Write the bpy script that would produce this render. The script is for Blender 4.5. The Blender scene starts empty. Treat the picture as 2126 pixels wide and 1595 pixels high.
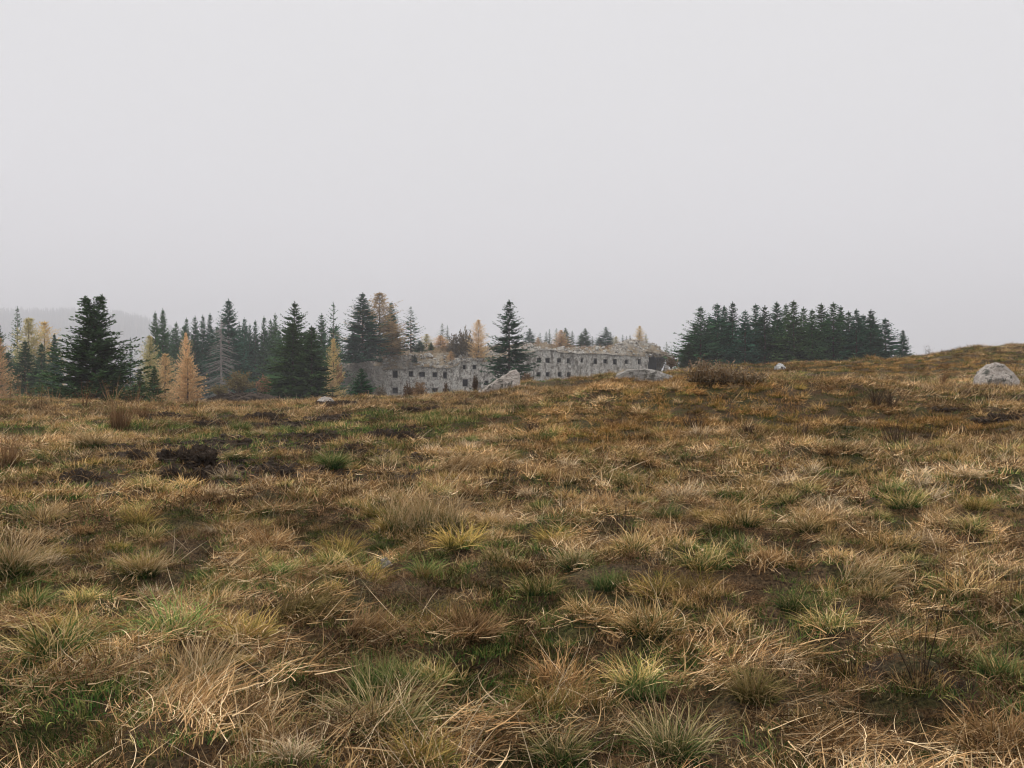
import bpy, bmesh, math, random
import numpy as np
from mathutils import Vector, Matrix, noise as mnoise

S = bpy.context.scene
COL = S.collection
R = math.radians
F = 2067.0            # focal length in photo pixels (photo 2126 wide, horizon on row 797)
CX, CY = 1063.0, 797.0
CAMZ = 1.62

# ------------------------------------------------------------------ camera
cam = bpy.data.cameras.new('camera')
cam.sensor_width = 36.0
cam.lens = 36.0 * F / 2126.0
cam.clip_start = 0.1
cam.clip_end = 8000.0
camo = bpy.data.objects.new('camera', cam)
COL.objects.link(camo)
camo.location = (0, 0, CAMZ)
camo.rotation_euler = (R(90), 0, 0)
S.camera = camo

# ------------------------------------------------------------------ sky and sun
SUN_EL, SUN_AZ = R(54), R(-62)      # azimuth clockwise from the view direction
world = bpy.data.worlds.new('World')
S.world = world
world.use_nodes = True
nt = world.node_tree
nt.nodes.clear()
out = nt.nodes.new('ShaderNodeOutputWorld')
sky = nt.nodes.new('ShaderNodeTexSky')
sky.sky_type = 'NISHITA'
sky.sun_disc = False
sky.sun_elevation = SUN_EL
sky.sun_rotation = SUN_AZ
bg1 = nt.nodes.new('ShaderNodeBackground')
bg1.inputs['Strength'].default_value = 0.06
nt.links.new(sky.outputs[0], bg1.inputs['Color'])
tc = nt.nodes.new('ShaderNodeTexCoord')
sep = nt.nodes.new('ShaderNodeSeparateXYZ')
nt.links.new(tc.outputs['Generated'], sep.inputs[0])
nz = nt.nodes.new('ShaderNodeTexNoise')
nz.inputs['Scale'].default_value = 1.6
nz.inputs['Detail'].default_value = 3.0
mp = nt.nodes.new('ShaderNodeMapping')
mp.inputs['Scale'].default_value = (1, 1, 2.2)
nt.links.new(tc.outputs['Generated'], mp.inputs[0])
nt.links.new(mp.outputs[0], nz.inputs['Vector'])
ma = nt.nodes.new('ShaderNodeMath'); ma.operation = 'MULTIPLY_ADD'
ma.inputs[1].default_value = 0.30; ma.inputs[2].default_value = -0.15
nt.links.new(nz.outputs[0], ma.inputs[0])
ad = nt.nodes.new('ShaderNodeMath'); ad.operation = 'ADD'
nt.links.new(sep.outputs['Z'], ad.inputs[0]); nt.links.new(ma.outputs[0], ad.inputs[1])
rmp = nt.nodes.new('ShaderNodeValToRGB')
rmp.color_ramp.interpolation = 'EASE'
e = rmp.color_ramp.elements
e[0].position = 0.0; e[0].color = (0.965, 0.945, 0.98, 1)
e[1].position = 1.0; e[1].color = (1.52, 1.50, 1.47, 1)
x = e.new(0.36); x.color = (0.885, 0.875, 0.885, 1)
nt.links.new(ad.outputs[0], rmp.inputs[0])
bg2 = nt.nodes.new('ShaderNodeBackground')
bg2.inputs['Strength'].default_value = 1.0
nt.links.new(rmp.outputs[0], bg2.inputs['Color'])
mix = nt.nodes.new('ShaderNodeMixShader')
mix.inputs[0].default_value = 0.94          # cloud cover over the sky texture
nt.links.new(bg1.outputs[0], mix.inputs[1]); nt.links.new(bg2.outputs[0], mix.inputs[2])
nt.links.new(mix.outputs[0], out.inputs['Surface'])

sun = bpy.data.lights.new('sun', 'SUN')
sun.energy = 1.5
sun.angle = R(22)
sun.color = (1.0, 0.97, 0.93)
suno = bpy.data.objects.new('sun', sun)
COL.objects.link(suno)
sd = Vector((math.sin(SUN_AZ) * math.cos(SUN_EL), math.cos(SUN_AZ) * math.cos(SUN_EL), math.sin(SUN_EL)))
suno.rotation_euler = sd.to_track_quat('Z', 'Y').to_euler()
suno.location = (0, 0, 60)

# ------------------------------------------------------------------ exposure and renderer
S.view_settings.view_transform = 'Standard'
S.view_settings.look = 'None'
S.view_settings.exposure = 0.0
S.view_settings.gamma = 1.0
S.view_settings.use_curve_mapping = False
S.render.engine = 'CYCLES'
S.cycles.max_bounces = 4
S.cycles.diffuse_bounces = 1
S.cycles.transmission_bounces = 3
S.cycles.volume_bounces = 1
S.cycles.transparent_max_bounces = 4
S.cycles.use_adaptive_sampling = True
S.cycles.adaptive_threshold = 0.02
S.cycles.filter_width = 1.2
S.cycles.use_denoising = True
S.cycles.denoiser = 'OPENIMAGEDENOISE'

# ------------------------------------------------------------------ numeric helpers
def hash2(ix, iy, seed):
    ix = ix.astype(np.int64); iy = iy.astype(np.int64)
    h = (ix * 374761393 + iy * 668265263 + seed * 1442695041) & 0xFFFFFFFF
    h = ((h ^ (h >> 13)) * 1274126177) & 0xFFFFFFFF
    h = (h ^ (h >> 16)) & 0xFFFFFFFF
    return h / 4294967295.0

def vnoise(x, y, seed=0):
    x = np.asarray(x, float); y = np.asarray(y, float)
    ix = np.floor(x); iy = np.floor(y)
    fx = x - ix; fy = y - iy
    fx = fx * fx * fx * (fx * (fx * 6 - 15) + 10); fy = fy * fy * fy * (fy * (fy * 6 - 15) + 10)
    a = hash2(ix, iy, seed); b = hash2(ix + 1, iy, seed)
    c = hash2(ix, iy + 1, seed); d = hash2(ix + 1, iy + 1, seed)
    return ((a * (1 - fx) + b * fx) * (1 - fy) + (c * (1 - fx) + d * fx) * fy) * 2 - 1

def fbm(x, y, seed=0, octv=4, gain=0.5):
    s = 0; a = 1.0; t = 0
    for o in range(octv):
        s = s + a * vnoise(x * 2 ** o + 13.7 * o, y * 2 ** o - 7.1 * o, seed + o * 17)
        t += a; a *= gain
    return s / t

def smooth(a, b, x):
    t = np.clip((np.asarray(x, float) - a) / (b - a), 0, 1)
    return t * t * (3 - 2 * t)

# ------------------------------------------------------------------ terrain height
SIL = np.array([(-700, 818), (-200, 826), (0, 830), (100, 832), (200, 834), (300, 836), (430, 838), (560, 836), (660, 836), (760, 829),
                (850, 826), (930, 821), (1000, 816), (1060, 807), (1100, 799), (1180, 789), (1250, 779), (1300, 774), (1400, 770),
                (1450, 765), (1560, 757), (1640, 756), (1750, 748), (1850, 744), (1920, 740), (1960, 729), (2000, 721), (2060, 716),
                (2126, 714), (2400, 708), (2900, 705)], float)
CRD = np.array([(-700, 38), (700, 38), (1000, 42), (1200, 45), (1400, 48), (1900, 55), (2126, 58), (2900, 60)], float)
VAL = np.array([(-700, -1.6), (700, -1.6), (1000, -1.5), (1250, -0.5), (1420, 1.5), (2900, 1.8)], float)
PHI = np.linspace(-math.pi, math.pi, 2881)
_px = CX + F * np.tan(np.clip(PHI, -0.72, 0.72))
_cd = np.interp(_px, CRD[:, 0], CRD[:, 1])
_zc = CAMZ - (np.interp(_px, SIL[:, 0], SIL[:, 1]) + 5 - CY) / F * _cd
_rc = _cd / np.cos(np.clip(PHI, -0.72, 0.72))
_zv = np.interp(_px, VAL[:, 0], VAL[:, 1])
_k = np.ones(15) / 15
def _sm(a):
    return np.convolve(np.pad(a, 7, mode='edge'), _k, mode='valid')
_zc = _sm(_zc * (1 - 0.7 * smooth(0.8, 2.6, np.abs(PHI)))); _rc = _sm(_rc); _zv = _sm(_sm(_zv))

def base_height(X, Y):
    X = np.asarray(X, float); Y = np.asarray(Y, float)
    rho = np.hypot(X, Y) + 1e-6
    phi = np.arctan2(X, Y)
    zc = np.interp(phi, PHI, _zc); rc = np.interp(phi, PHI, _rc); zv = np.interp(phi, PHI, _zv)
    t = rho / rc
    z = zc * np.minimum(t, 1.0) ** 1.6
    drop = smooth(1.0, 2.1, t)
    z = z + (zv - zc) * drop
    # the broad hump across the right of the meadow, a smaller one behind it
    z = z + 0.85 * np.exp(-((X - 6.4) / 5.6) ** 2 - ((Y - 25.2) / np.where(Y < 25.2, 2.0, 3.0)) ** 2)
    z = z + 0.25 * np.exp(-((X - 9.3) / 2.0) ** 2 - ((Y - 37) / 2.0) ** 2)
    z = z - 0.25 * np.exp(-((X - 8.0) / 4.5) ** 2 - ((Y - 31) / 2.5) ** 2)
    # the far ridge on the left, lost in mist
    px = CX + F * np.tan(np.clip(phi, -1.2, 1.2))
    ridge = 332 * smooth(2200, 4900, Y) * (1 - 0.55 * smooth(200, 520, px)) * (1 - smooth(380, 620, px))
    z = z + np.where(np.abs(phi) < 1.2, ridge, 0) * (1 + 0.05 * fbm(X / 160, Y / 300, 5))
    z = z + 0.8 * fbm(X / 60, Y / 60, 41, 3) * smooth(75, 140, rho)
    return z

def pillow(X, Y, a, seed, present=0.8):
    X = np.asarray(X, float); Y = np.asarray(Y, float)
    i0 = np.floor(X / a); j0 = np.floor(Y / a); best = np.zeros(X.shape)
    for di in (-1, 0, 1):
        for dj in (-1, 0, 1):
            i, j = i0 + di, j0 + dj
            cx = (i + 0.15 + 0.7 * hash2(i, j, seed)) * a; cy = (j + 0.15 + 0.7 * hash2(i, j, seed + 1)) * a
            r = a * (0.42 + 0.36 * hash2(i, j, seed + 2)); hgt = np.where(hash2(i, j, seed + 3) < present, 0.5 + 0.5 * hash2(i, j, seed + 4), 0)
            q = np.clip(1 - ((X - cx) ** 2 + (Y - cy) ** 2) / r ** 2, 0, 1)
            best = np.maximum(best, hgt * np.sqrt(q) * (0.35 + 0.65 * q))
    return best
def pillow_centres(a, seed, x0, x1, y0, y1, present=0.8):
    i, j = np.meshgrid(np.arange(math.floor(x0 / a), math.ceil(x1 / a)), np.arange(math.floor(y0 / a), math.ceil(y1 / a)))
    i = i.ravel().astype(float); j = j.ravel().astype(float)
    ok = hash2(i, j, seed + 3) < present; i, j = i[ok], j[ok]
    return (i + 0.15 + 0.7 * hash2(i, j, seed)) * a, (j + 0.15 + 0.7 * hash2(i, j, seed + 1)) * a, a * (0.42 + 0.36 * hash2(i, j, seed + 2))
def churn(X, Y):
    X = np.asarray(X, float); Y = np.asarray(Y, float)
    b = smooth(11.5, 14.5, Y) * (1 - smooth(29, 34, Y)) * smooth(-0.49, -0.42, X / np.maximum(Y, 1)) * (1 - smooth(-0.13, -0.05, X / np.maximum(Y, 1)))
    return b * smooth(-0.02, 0.22, fbm(X / 1.5, Y / 1.0, 505, 3) + 0.04)

SOIL = []      # (x, y, rx, ry) patches of rooted-up earth

def height(X, Y):
    X = np.asarray(X, float); Y = np.asarray(Y, float)
    rho = np.hypot(X, Y)
    z = base_height(X, Y)
    near = 1 - smooth(60, 110, rho)
    a = near * smooth(1.0, 4.0, rho)
    z = z + a * (0.13 * fbm(X / 5.5, Y / 5.5, 3, 2) + 0.17 * fbm(X / 1.5, Y / 1.5, 9, 2) + 0.06 * fbm(X / 0.5, Y / 0.5, 23, 1) * (1 - smooth(14, 30, rho)))
    z = z + 0.17 * pillow(X, Y, 0.52, 900) * (1 - smooth(13, 22, rho)) * smooth(1.5, 3.0, rho) + 0.15 * pillow(X, Y, 1.25, 950, 0.7) * smooth(7, 13, rho) * near
    ch = churn(X, Y) * near
    z = z + ch * (0.16 * np.abs(fbm(X / 0.7, Y / 0.7, 515, 2)) - 0.04)
    return z

def H1(x, y):
    return float(height(np.array([x]), np.array([y]))[0])

def at(px, py_, d):
    return Vector(((px - CX) / F * d, d, CAMZ + (CY - py_) / F * d))

_ds = np.concatenate([np.arange(2.5, 20, 0.03), np.arange(20, 75, 0.08)])
def gp(px, py_, dmax=75.0):
    """ground point seen at a photo pixel"""
    X = (px - CX) / F * _ds
    zr = CAMZ + (CY - py_) / F * _ds
    hz = height(X, _ds)
    k = np.nonzero(zr <= hz)[0]
    i = k[0] if len(k) else int(np.argmin(np.where(_ds < 60, zr - hz, 99)))
    return Vector((float(X[i]), float(_ds[i]), float(hz[i])))

# ------------------------------------------------------------------ object helpers
def mesh_np(name, V, Fq, mat=None, attrs=None, smooth_shade=False, mats=None, fmat=None):
    me = bpy.data.meshes.new(name)
    V = np.asarray(V, np.float32); Fq = np.asarray(Fq, np.int32)
    k = Fq.shape[1]
    me.vertices.add(len(V)); me.vertices.foreach_set('co', V.ravel())
    me.loops.add(Fq.size); me.loops.foreach_set('vertex_index', Fq.ravel())
    me.polygons.add(len(Fq))
    me.polygons.foreach_set('loop_start', np.arange(0, Fq.size, k, dtype=np.int32))
    me.polygons.foreach_set('loop_total', np.full(len(Fq), k, np.int32))
    if mats:
        for m in mats: me.materials.append(m)
        me.polygons.foreach_set('material_index', np.asarray(fmat, np.int32))
    elif mat:
        me.materials.append(mat)
    me.polygons.foreach_set('use_smooth', np.full(len(Fq), smooth_shade, bool))
    for an, av in (attrs or {}).items():
        at_ = me.attributes.new(an, 'FLOAT', 'POINT')
        at_.data.foreach_set('value', np.asarray(av, np.float32))
    me.update(calc_edges=True)
    me.validate()
    return me

def add(name, me, parent=None, loc=None, rz=0.0, scale=None, label=None, cat=None, group=None, kind=None):
    o = bpy.data.objects.new(name, me)
    COL.objects.link(o)
    if parent: o.parent = parent
    if loc is not None: o.location = loc
    if rz: o.rotation_euler = (0, 0, rz)
    if scale is not None: o.scale = scale if hasattr(scale, '__len__') else (scale,) * 3
    if label: o['label'] = label
    if cat: o['category'] = cat
    if group: o['group'] = group
    if kind: o['kind'] = kind
    return o

# ------------------------------------------------------------------ material helpers
class NT:
    def __init__(s, name):
        s.m = bpy.data.materials.new(name); s.m.use_nodes = True
        s.t = s.m.node_tree; s.t.nodes.clear()
        s.out = s.t.nodes.new('ShaderNodeOutputMaterial')
    def n(s, kind, **kw):
        nd = s.t.nodes.new('ShaderNode' + kind)
        for k, v in kw.items():
            if k in nd.inputs: nd.inputs[k].default_value = v
            else: setattr(nd, k, v)
        return nd
    def l(s, a, b): s.t.links.new(a, b)
    def ramp(s, fac, stops, interp='LINEAR'):
        r = s.n('ValToRGB'); r.color_ramp.interpolation = interp
        el = r.color_ramp.elements
        el[0].position = stops[0][0]; el[0].color = (*stops[0][1], 1)
        el[1].position = stops[-1][0]; el[1].color = (*stops[-1][1], 1)
        for p, c in stops[1:-1]:
            q = el.new(p); q.color = (*c, 1)
        s.l(fac, r.inputs[0]); return r.outputs[0]
    def mixc(s, fac, a, b, mode='MIX'):
        mx = s.n('Mix'); mx.data_type = 'RGBA'; mx.blend_type = mode
        for sock, v in ((mx.inputs[0], fac), (mx.inputs[6], a), (mx.inputs[7], b)):
            if hasattr(v, 'node'): s.l(v, sock)
            elif hasattr(v, '__len__'): sock.default_value = (*v, 1)
            else: sock.default_value = v
        return mx.outputs[2]
    def math(s, op, a, b=None, c=None):
        mm = s.n('Math'); mm.operation = op
        for i, v in enumerate((a, b, c)):
            if v is None: continue
            if hasattr(v, 'node'): s.l(v, mm.inputs[i])
            else: mm.inputs[i].default_value = v
        return mm.outputs[0]
    def attr(s, name, typ='GEOMETRY'):
        a = s.n('Attribute'); a.attribute_name = name; a.attribute_type = typ
        return a.outputs['Fac']
    def noise(s, scale, detail=4, rough=0.55, vec=None, dist=0.0, world=False):
        nn = s.n('TexNoise'); nn.inputs['Scale'].default_value = scale
        nn.inputs['Detail'].default_value = detail; nn.inputs['Roughness'].default_value = rough
        nn.inputs['Distortion'].default_value = dist
        if vec is not None: s.l(vec, nn.inputs['Vector'])
        return nn.outputs[0]
    def leaf(s, col, trans=0.3, rough=0.6):
        d = s.n('BsdfDiffuse'); s.l(col, d.inputs[0])
        t = s.n('BsdfTranslucent'); s.l(col, t.inputs[0])
        m = s.n('MixShader'); m.inputs[0].default_value = trans
        s.l(d.outputs[0], m.inputs[1]); s.l(t.outputs[0], m.inputs[2])
        s.l(m.outputs[0], s.out.inputs['Surface']); return s.m
    def princ(s, col, rough=0.9, bump=None, bstr=0.5, bdist=0.05, spec=0.2):
        p = s.n('BsdfPrincipled'); s.l(col, p.inputs['Base Color'])
        p.inputs['Roughness'].default_value = rough
        p.inputs['Specular IOR Level'].default_value = spec
        if bump is not None:
            b = s.n('Bump'); b.inputs['Strength'].default_value = bstr; b.inputs['Distance'].default_value = bdist
            s.l(bump, b.inputs['Height']); s.l(b.outputs[0], p.inputs['Normal'])
        s.l(p.outputs[0], s.out.inputs['Surface']); return s.m

def grass_mat(name, pal, base=None, bstart=0.0, bend_=0.6, inst=True, trans=0.10):
    """pal: palette over the per-blade random; base: colour of the blade's foot, fading into pal towards the tip"""
    n = NT(name)
    r = n.attr('r')
    col = n.ramp(r, pal)
    if base is not None:
        t = n.attr('t')
        mr = n.n('MapRange'); mr.interpolation_type = 'SMOOTHSTEP'
        mr.inputs['From Min'].default_value = bstart; mr.inputs['From Max'].default_value = bend_
        n.l(n.math('ADD', t, n.math('MULTIPLY_ADD', r, 0.3, -0.15)), mr.inputs['Value'])
        col = n.mixc(mr.outputs[0], base, col)
    if inst:
        ti = n.attr('tint', 'INSTANCER')
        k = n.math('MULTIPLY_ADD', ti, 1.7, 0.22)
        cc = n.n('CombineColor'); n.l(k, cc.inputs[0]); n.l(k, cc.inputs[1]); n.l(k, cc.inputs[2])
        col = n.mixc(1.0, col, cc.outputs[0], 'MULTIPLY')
        ru = n.attr('rust', 'INSTANCER')
        col = n.mixc(n.math('MULTIPLY', ru, 0.85), col, n.mixc(1.0, col, (0.84, 0.70, 0.48), 'MULTIPLY'))
    return n.leaf(col, trans)

M = {}
M['straw'] = grass_mat('straw', [(0, (0.07, 0.04, 0.02)), (0.3, (0.29, 0.165, 0.072)), (0.65, (0.63, 0.41, 0.20)), (1, (0.90, 0.70, 0.44))])
M['tuft'] = grass_mat('dry_tuft', [(0, (0.24, 0.13, 0.04)), (0.5, (0.48, 0.285, 0.105)), (1, (0.70, 0.50, 0.25))], base=(0.055, 0.085, 0.018), bstart=0.05, bend_=0.65)
M['green'] = grass_mat('green_blades', [(0, (0.038, 0.095, 0.024)), (0.45, (0.10, 0.185, 0.045)), (0.75, (0.27, 0.27, 0.08)), (1, (0.58, 0.43, 0.20))])
M['brown'] = grass_mat('brown_tangle', [(0, (0.04, 0.026, 0.017)), (0.5, (0.16, 0.088, 0.045)), (1, (0.38, 0.24, 0.13))])
M['stalk'] = grass_mat('stalks', [(0, (0.22, 0.14, 0.08)), (0.5, (0.50, 0.37, 0.22)), (1, (0.72, 0.58, 0.40))])

def tus_mat(name, pal, base, b0=0.05, b1=0.6):
    return grass_mat(name, pal, base, b0, b1, inst=False)
STRAWP = [(0, (0.24, 0.14, 0.06)), (0.5, (0.40, 0.26, 0.125)), (1, (0.56, 0.41, 0.23))]
TM = {
    'gold': tus_mat('tussock_gold', [(0, (0.04, 0.085, 0.022)), (0.22, (0.09, 0.13, 0.035)), (0.32, (0.27, 0.18, 0.07)), (0.6, (0.50, 0.335, 0.16)), (1, (0.70, 0.53, 0.32))], (0.035, 0.06, 0.018), 0.1, 0.5),
    'green': tus_mat('tussock_green', [(0, (0.06, 0.12, 0.035)), (0.6, (0.12, 0.185, 0.05)), (1, (0.38, 0.31, 0.13))], (0.025, 0.06, 0.02), 0.0, 0.7),
    'mixed': tus_mat('tussock_green_gold', [(0, (0.04, 0.095, 0.028)), (0.35, (0.12, 0.17, 0.045)), (0.55, (0.36, 0.28, 0.11)), (1, (0.68, 0.52, 0.30))], (0.028, 0.065, 0.02), 0.1, 0.7),
    'brown': tus_mat('tussock_brown', [(0, (0.13, 0.07, 0.03)), (0.5, (0.27, 0.16, 0.075)), (1, (0.42, 0.28, 0.15))], (0.045, 0.035, 0.018), 0.0, 0.5),
    'pale': tus_mat('tussock_pale', STRAWP, (0.13, 0.10, 0.04), 0.0, 0.4),
    'olive': tus_mat('tussock_olive', [(0, (0.09, 0.09, 0.028)), (0.5, (0.22, 0.165, 0.06)), (1, (0.38, 0.27, 0.125))], (0.05, 0.055, 0.018), 0.0, 0.6),
    'dark': tus_mat('dead_dark_stems', [(0, (0.04, 0.028, 0.02)), (0.6, (0.09, 0.06, 0.04)), (1, (0.20, 0.14, 0.09))], (0.03, 0.022, 0.016), 0.0, 0.5),
    'rust': tus_mat('rust_stems', [(0, (0.15, 0.075, 0.035)), (0.5, (0.26, 0.145, 0.07)), (1, (0.40, 0.26, 0.14))], (0.10, 0.06, 0.03), 0.0, 0.5),
}

# ground
def ground_mat():
    n = NT('meadow_ground')
    tcn = n.n('TexCoord'); P = tcn.outputs['Object']
    n1 = n.noise(1.1, 5, 0.6, P); n2 = n.noise(6.0, 4, 0.6, P); n3 = n.noise(45.0, 3, 0.6, P)
    thatch = n.ramp(n3, [(0.35, (0.022, 0.015, 0.010)), (0.65, (0.14, 0.092, 0.05))])
    moss = n.ramp(n3, [(0.35, (0.02, 0.02, 0.008)), (0.65, (0.10, 0.09, 0.034))])
    f = n.ramp(n.math('ADD', n.math('MULTIPLY', n1, 0.6), n.math('MULTIPLY', n2, 0.4)), [(0.47, (0, 0, 0)), (0.56, (1, 1, 1))])
    col = n.mixc(f, thatch, moss)
    soil = n.ramp(n3, [(0.3, (0.02, 0.014, 0.011)), (0.75, (0.085, 0.06, 0.042))])
    s = n.attr('soil')
    col = n.mixc(n.math('MINIMUM', n.math('MULTIPLY', s, n.math('MULTIPLY_ADD', n2, 1.6, 0.3)), 1.0), col, soil)
    fw = n.attr('wood')
    col = n.mixc(fw, col, n.ramp(n1, [(0.3, (0.035, 0.035, 0.016)), (0.7, (0.09, 0.07, 0.035))]))
    return n.princ(col, 0.95, n.math('ADD', n2, n.math('MULTIPLY', n3, 0.4)), 0.8, 0.06, 0.1)
M['ground'] = ground_mat()

def soil_mat():
    n = NT('wet_soil')
    P = n.n('TexCoord').outputs['Object']
    n2 = n.noise(9, 5, 0.65, P); n3 = n.noise(60, 3, 0.6, P)
    col = n.ramp(n.math('ADD', n.math('MULTIPLY', n2, 0.6), n.math('MULTIPLY', n3, 0.4)), [(0.35, (0.022, 0.016, 0.012)), (0.55, (0.068, 0.048, 0.034)), (0.75, (0.15, 0.105, 0.07))])
    return n.princ(col, 0.9, n.math('ADD', n2, n.math('MULTIPLY', n3, 0.5)), 1.0, 0.06, 0.15)
M['soil'] = soil_mat()

def rock_mat(name, c0, c1, lich, amount=0.5, blotch=3.0):
    n = NT(name)
    P = n.n('TexCoord').outputs['Object']
    a = n.noise(1.6, 5, 0.6, P); b = n.noise(blotch, 6, 0.7, P, 0.6); c = n.noise(22, 4, 0.65, P)
    col = n.ramp(a, [(0.35, c0), (0.65, c1)])
    col = n.mixc(n.ramp(c, [(0.35, (0.55,) * 3), (0.62, (0, 0, 0))]), col, tuple(v * 0.5 for v in c0))
    col = n.mixc(n.ramp(b, [(amount, (0, 0, 0)), (amount + 0.07, (0.92,) * 3)]), col, lich)
    return n.princ(col, 0.95, n.math('ADD', n.math('MULTIPLY', b, 0.7), c), 0.9, 0.05, 0.1)
M['rock_pink'] = rock_mat('pale_pink_limestone', (0.43, 0.38, 0.335), (0.62, 0.555, 0.50), (0.10, 0.10, 0.085), 0.522, 3.4)
M['rock_grey'] = rock_mat('lichened_grey_rock', (0.32, 0.30, 0.275), (0.52, 0.485, 0.44), (0.13, 0.125, 0.11), 0.51)
M['rock_white'] = rock_mat('white_rock', (0.55, 0.54, 0.52), (0.75, 0.74, 0.72), (0.03, 0.03, 0.03), 0.52, 5.0)
M['rock_dull'] = rock_mat('dull_stone', (0.36, 0.33, 0.295), (0.52, 0.48, 0.43), (0.16, 0.15, 0.12), 0.6)

def wall_mat():
    n = NT('weathered_concrete')
    P = n.n('TexCoord').outputs['Object']
    mpn = n.n('Mapping'); mpn.inputs['Scale'].default_value = (1, 1, 0.25); n.l(P, mpn.inputs[0])
    big = n.noise(0.22, 5, 0.6, P); mid = n.noise(1.3, 6, 0.7, P, 0.1); fine = n.noise(4.5, 4, 0.7, P)
    st = n.noise(0.9, 5, 0.65, mpn.outputs[0])
    col = n.ramp(mid, [(0.38, (0.20, 0.178, 0.15)), (0.49, (0.55, 0.51, 0.455)), (0.60, (0.80, 0.765, 0.71))])
    col = n.mixc(n.ramp(st, [(0.50, (0, 0, 0)), (0.62, (0.75,) * 3)]), col, (0.60, 0.58, 0.54))
    col = n.mixc(n.ramp(st, [(0.36, (0.8,) * 3), (0.46, (0, 0, 0))]), col, (0.13, 0.115, 0.10))
    col = n.mixc(n.ramp(fine, [(0.40, (0.85,) * 3), (0.47, (0, 0, 0))]), col, (0.085, 0.08, 0.07))
    col = n.mixc(n.ramp(big, [(0.5, (0, 0, 0)), (0.7, (0.35,) * 3)]), col, (0.22, 0.19, 0.14))
    return n.princ(col, 0.95, n.math('ADD', mid, fine), 1.0, 0.25, 0.1)
M['wall'] = wall_mat()
def flat_mat(name, c, rough=0.9):
    n = NT(name); rgb = n.n('RGB'); rgb.outputs[0].default_value = (*c, 1)
    nn = n.noise(3.0, 4, 0.6, n.n('TexCoord').outputs['Object'])
    return n.princ(n.mixc(nn, tuple(v * 0.7 for v in c), tuple(min(1, v * 1.3) for v in c)), rough)
M['brush'] = flat_mat('brushwood_litter', (0.10, 0.08, 0.065))
M['void'] = flat_mat('unlit_chamber', (0.014, 0.015, 0.016))  # near-black colour stands in for the shade inside the rooms
def roof_mat():
    n = NT('overgrown_rubble')
    P = n.n('TexCoord').outputs['Object']
    a = n.noise(0.16, 5, 0.6, P, 0.5); b = n.noise(0.9, 6, 0.7, P, 0.5); c = n.noise(4.0, 4, 0.7, P)
    stone = n.ramp(b, [(0.33, (0.17, 0.155, 0.13)), (0.5, (0.40, 0.37, 0.325)), (0.66, (0.60, 0.56, 0.50))])
    turf = n.ramp(c, [(0.3, (0.13, 0.10, 0.05)), (0.55, (0.30, 0.21, 0.11)), (0.75, (0.44, 0.32, 0.18))])
    f = n.ramp(n.math('ADD', n.math('MULTIPLY', a, 0.7), n.math('MULTIPLY', b, 0.3)), [(0.44, (0, 0, 0)), (0.54, (1, 1, 1))])
    tf = n.attr('turf')
    col = n.mixc(n.math('MAXIMUM', tf, n.math('MULTIPLY', f, 0.8)), stone, turf)
    col = n.mixc(n.ramp(c, [(0.36, (0.8,) * 3), (0.44, (0, 0, 0))]), col, (0.06, 0.055, 0.04))
    return n.princ(col, 0.95, n.math('ADD', b, c), 1.0, 0.3, 0.1)
M['roof'] = roof_mat()

def foliage_mat(name, trans=0.15, var=0.75):
    n = NT(name)
    oi = n.n('ObjectInfo'); r = n.attr('r')
    k = n.math('MULTIPLY_ADD', r, var * 2, 1 - var)
    k = n.math('MULTIPLY', k, n.math('MULTIPLY_ADD', oi.outputs['Random'], 0.3, 0.85))
    cc = n.n('CombineColor')
    for i in range(3): n.l(k, cc.inputs[i])
    col = n.mixc(1.0, oi.outputs['Color'], cc.outputs[0], 'MULTIPLY')
    nz_ = n.noise(0.9, 3, 0.6, n.n('TexCoord').outputs['Object'])
    col = n.mixc(n.ramp(nz_, [(0.45, (0, 0, 0)), (0.75, (0.35,) * 3)]), col, n.mixc(1.0, col, (1.35, 1.25, 0.9), 'MULTIPLY'))
    return n.leaf(col, trans)
M['needles'] = foliage_mat('needles')
M['larch'] = foliage_mat('larch_needles', 0.5, 0.35)
M['leaves'] = foliage_mat('autumn_leaves', 0.3, 0.45)
def bark_mat(name, c0, c1):
    n = NT(name)
    P = n.n('TexCoord').outputs['Object']
    mpn = n.n('Mapping'); mpn.inputs['Scale'].default_value = (1, 1, 0.2); n.l(P, mpn.inputs[0])
    return n.princ(n.ramp(n.noise(9, 4, 0.6, mpn.outputs[0]), [(0.35, c0), (0.65, c1)]), 0.95)
M['bark'] = bark_mat('bark', (0.06, 0.045, 0.035), (0.15, 0.115, 0.09))
M['deadwood'] = bark_mat('dead_grey_wood', (0.20, 0.185, 0.165), (0.36, 0.34, 0.31))

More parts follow.
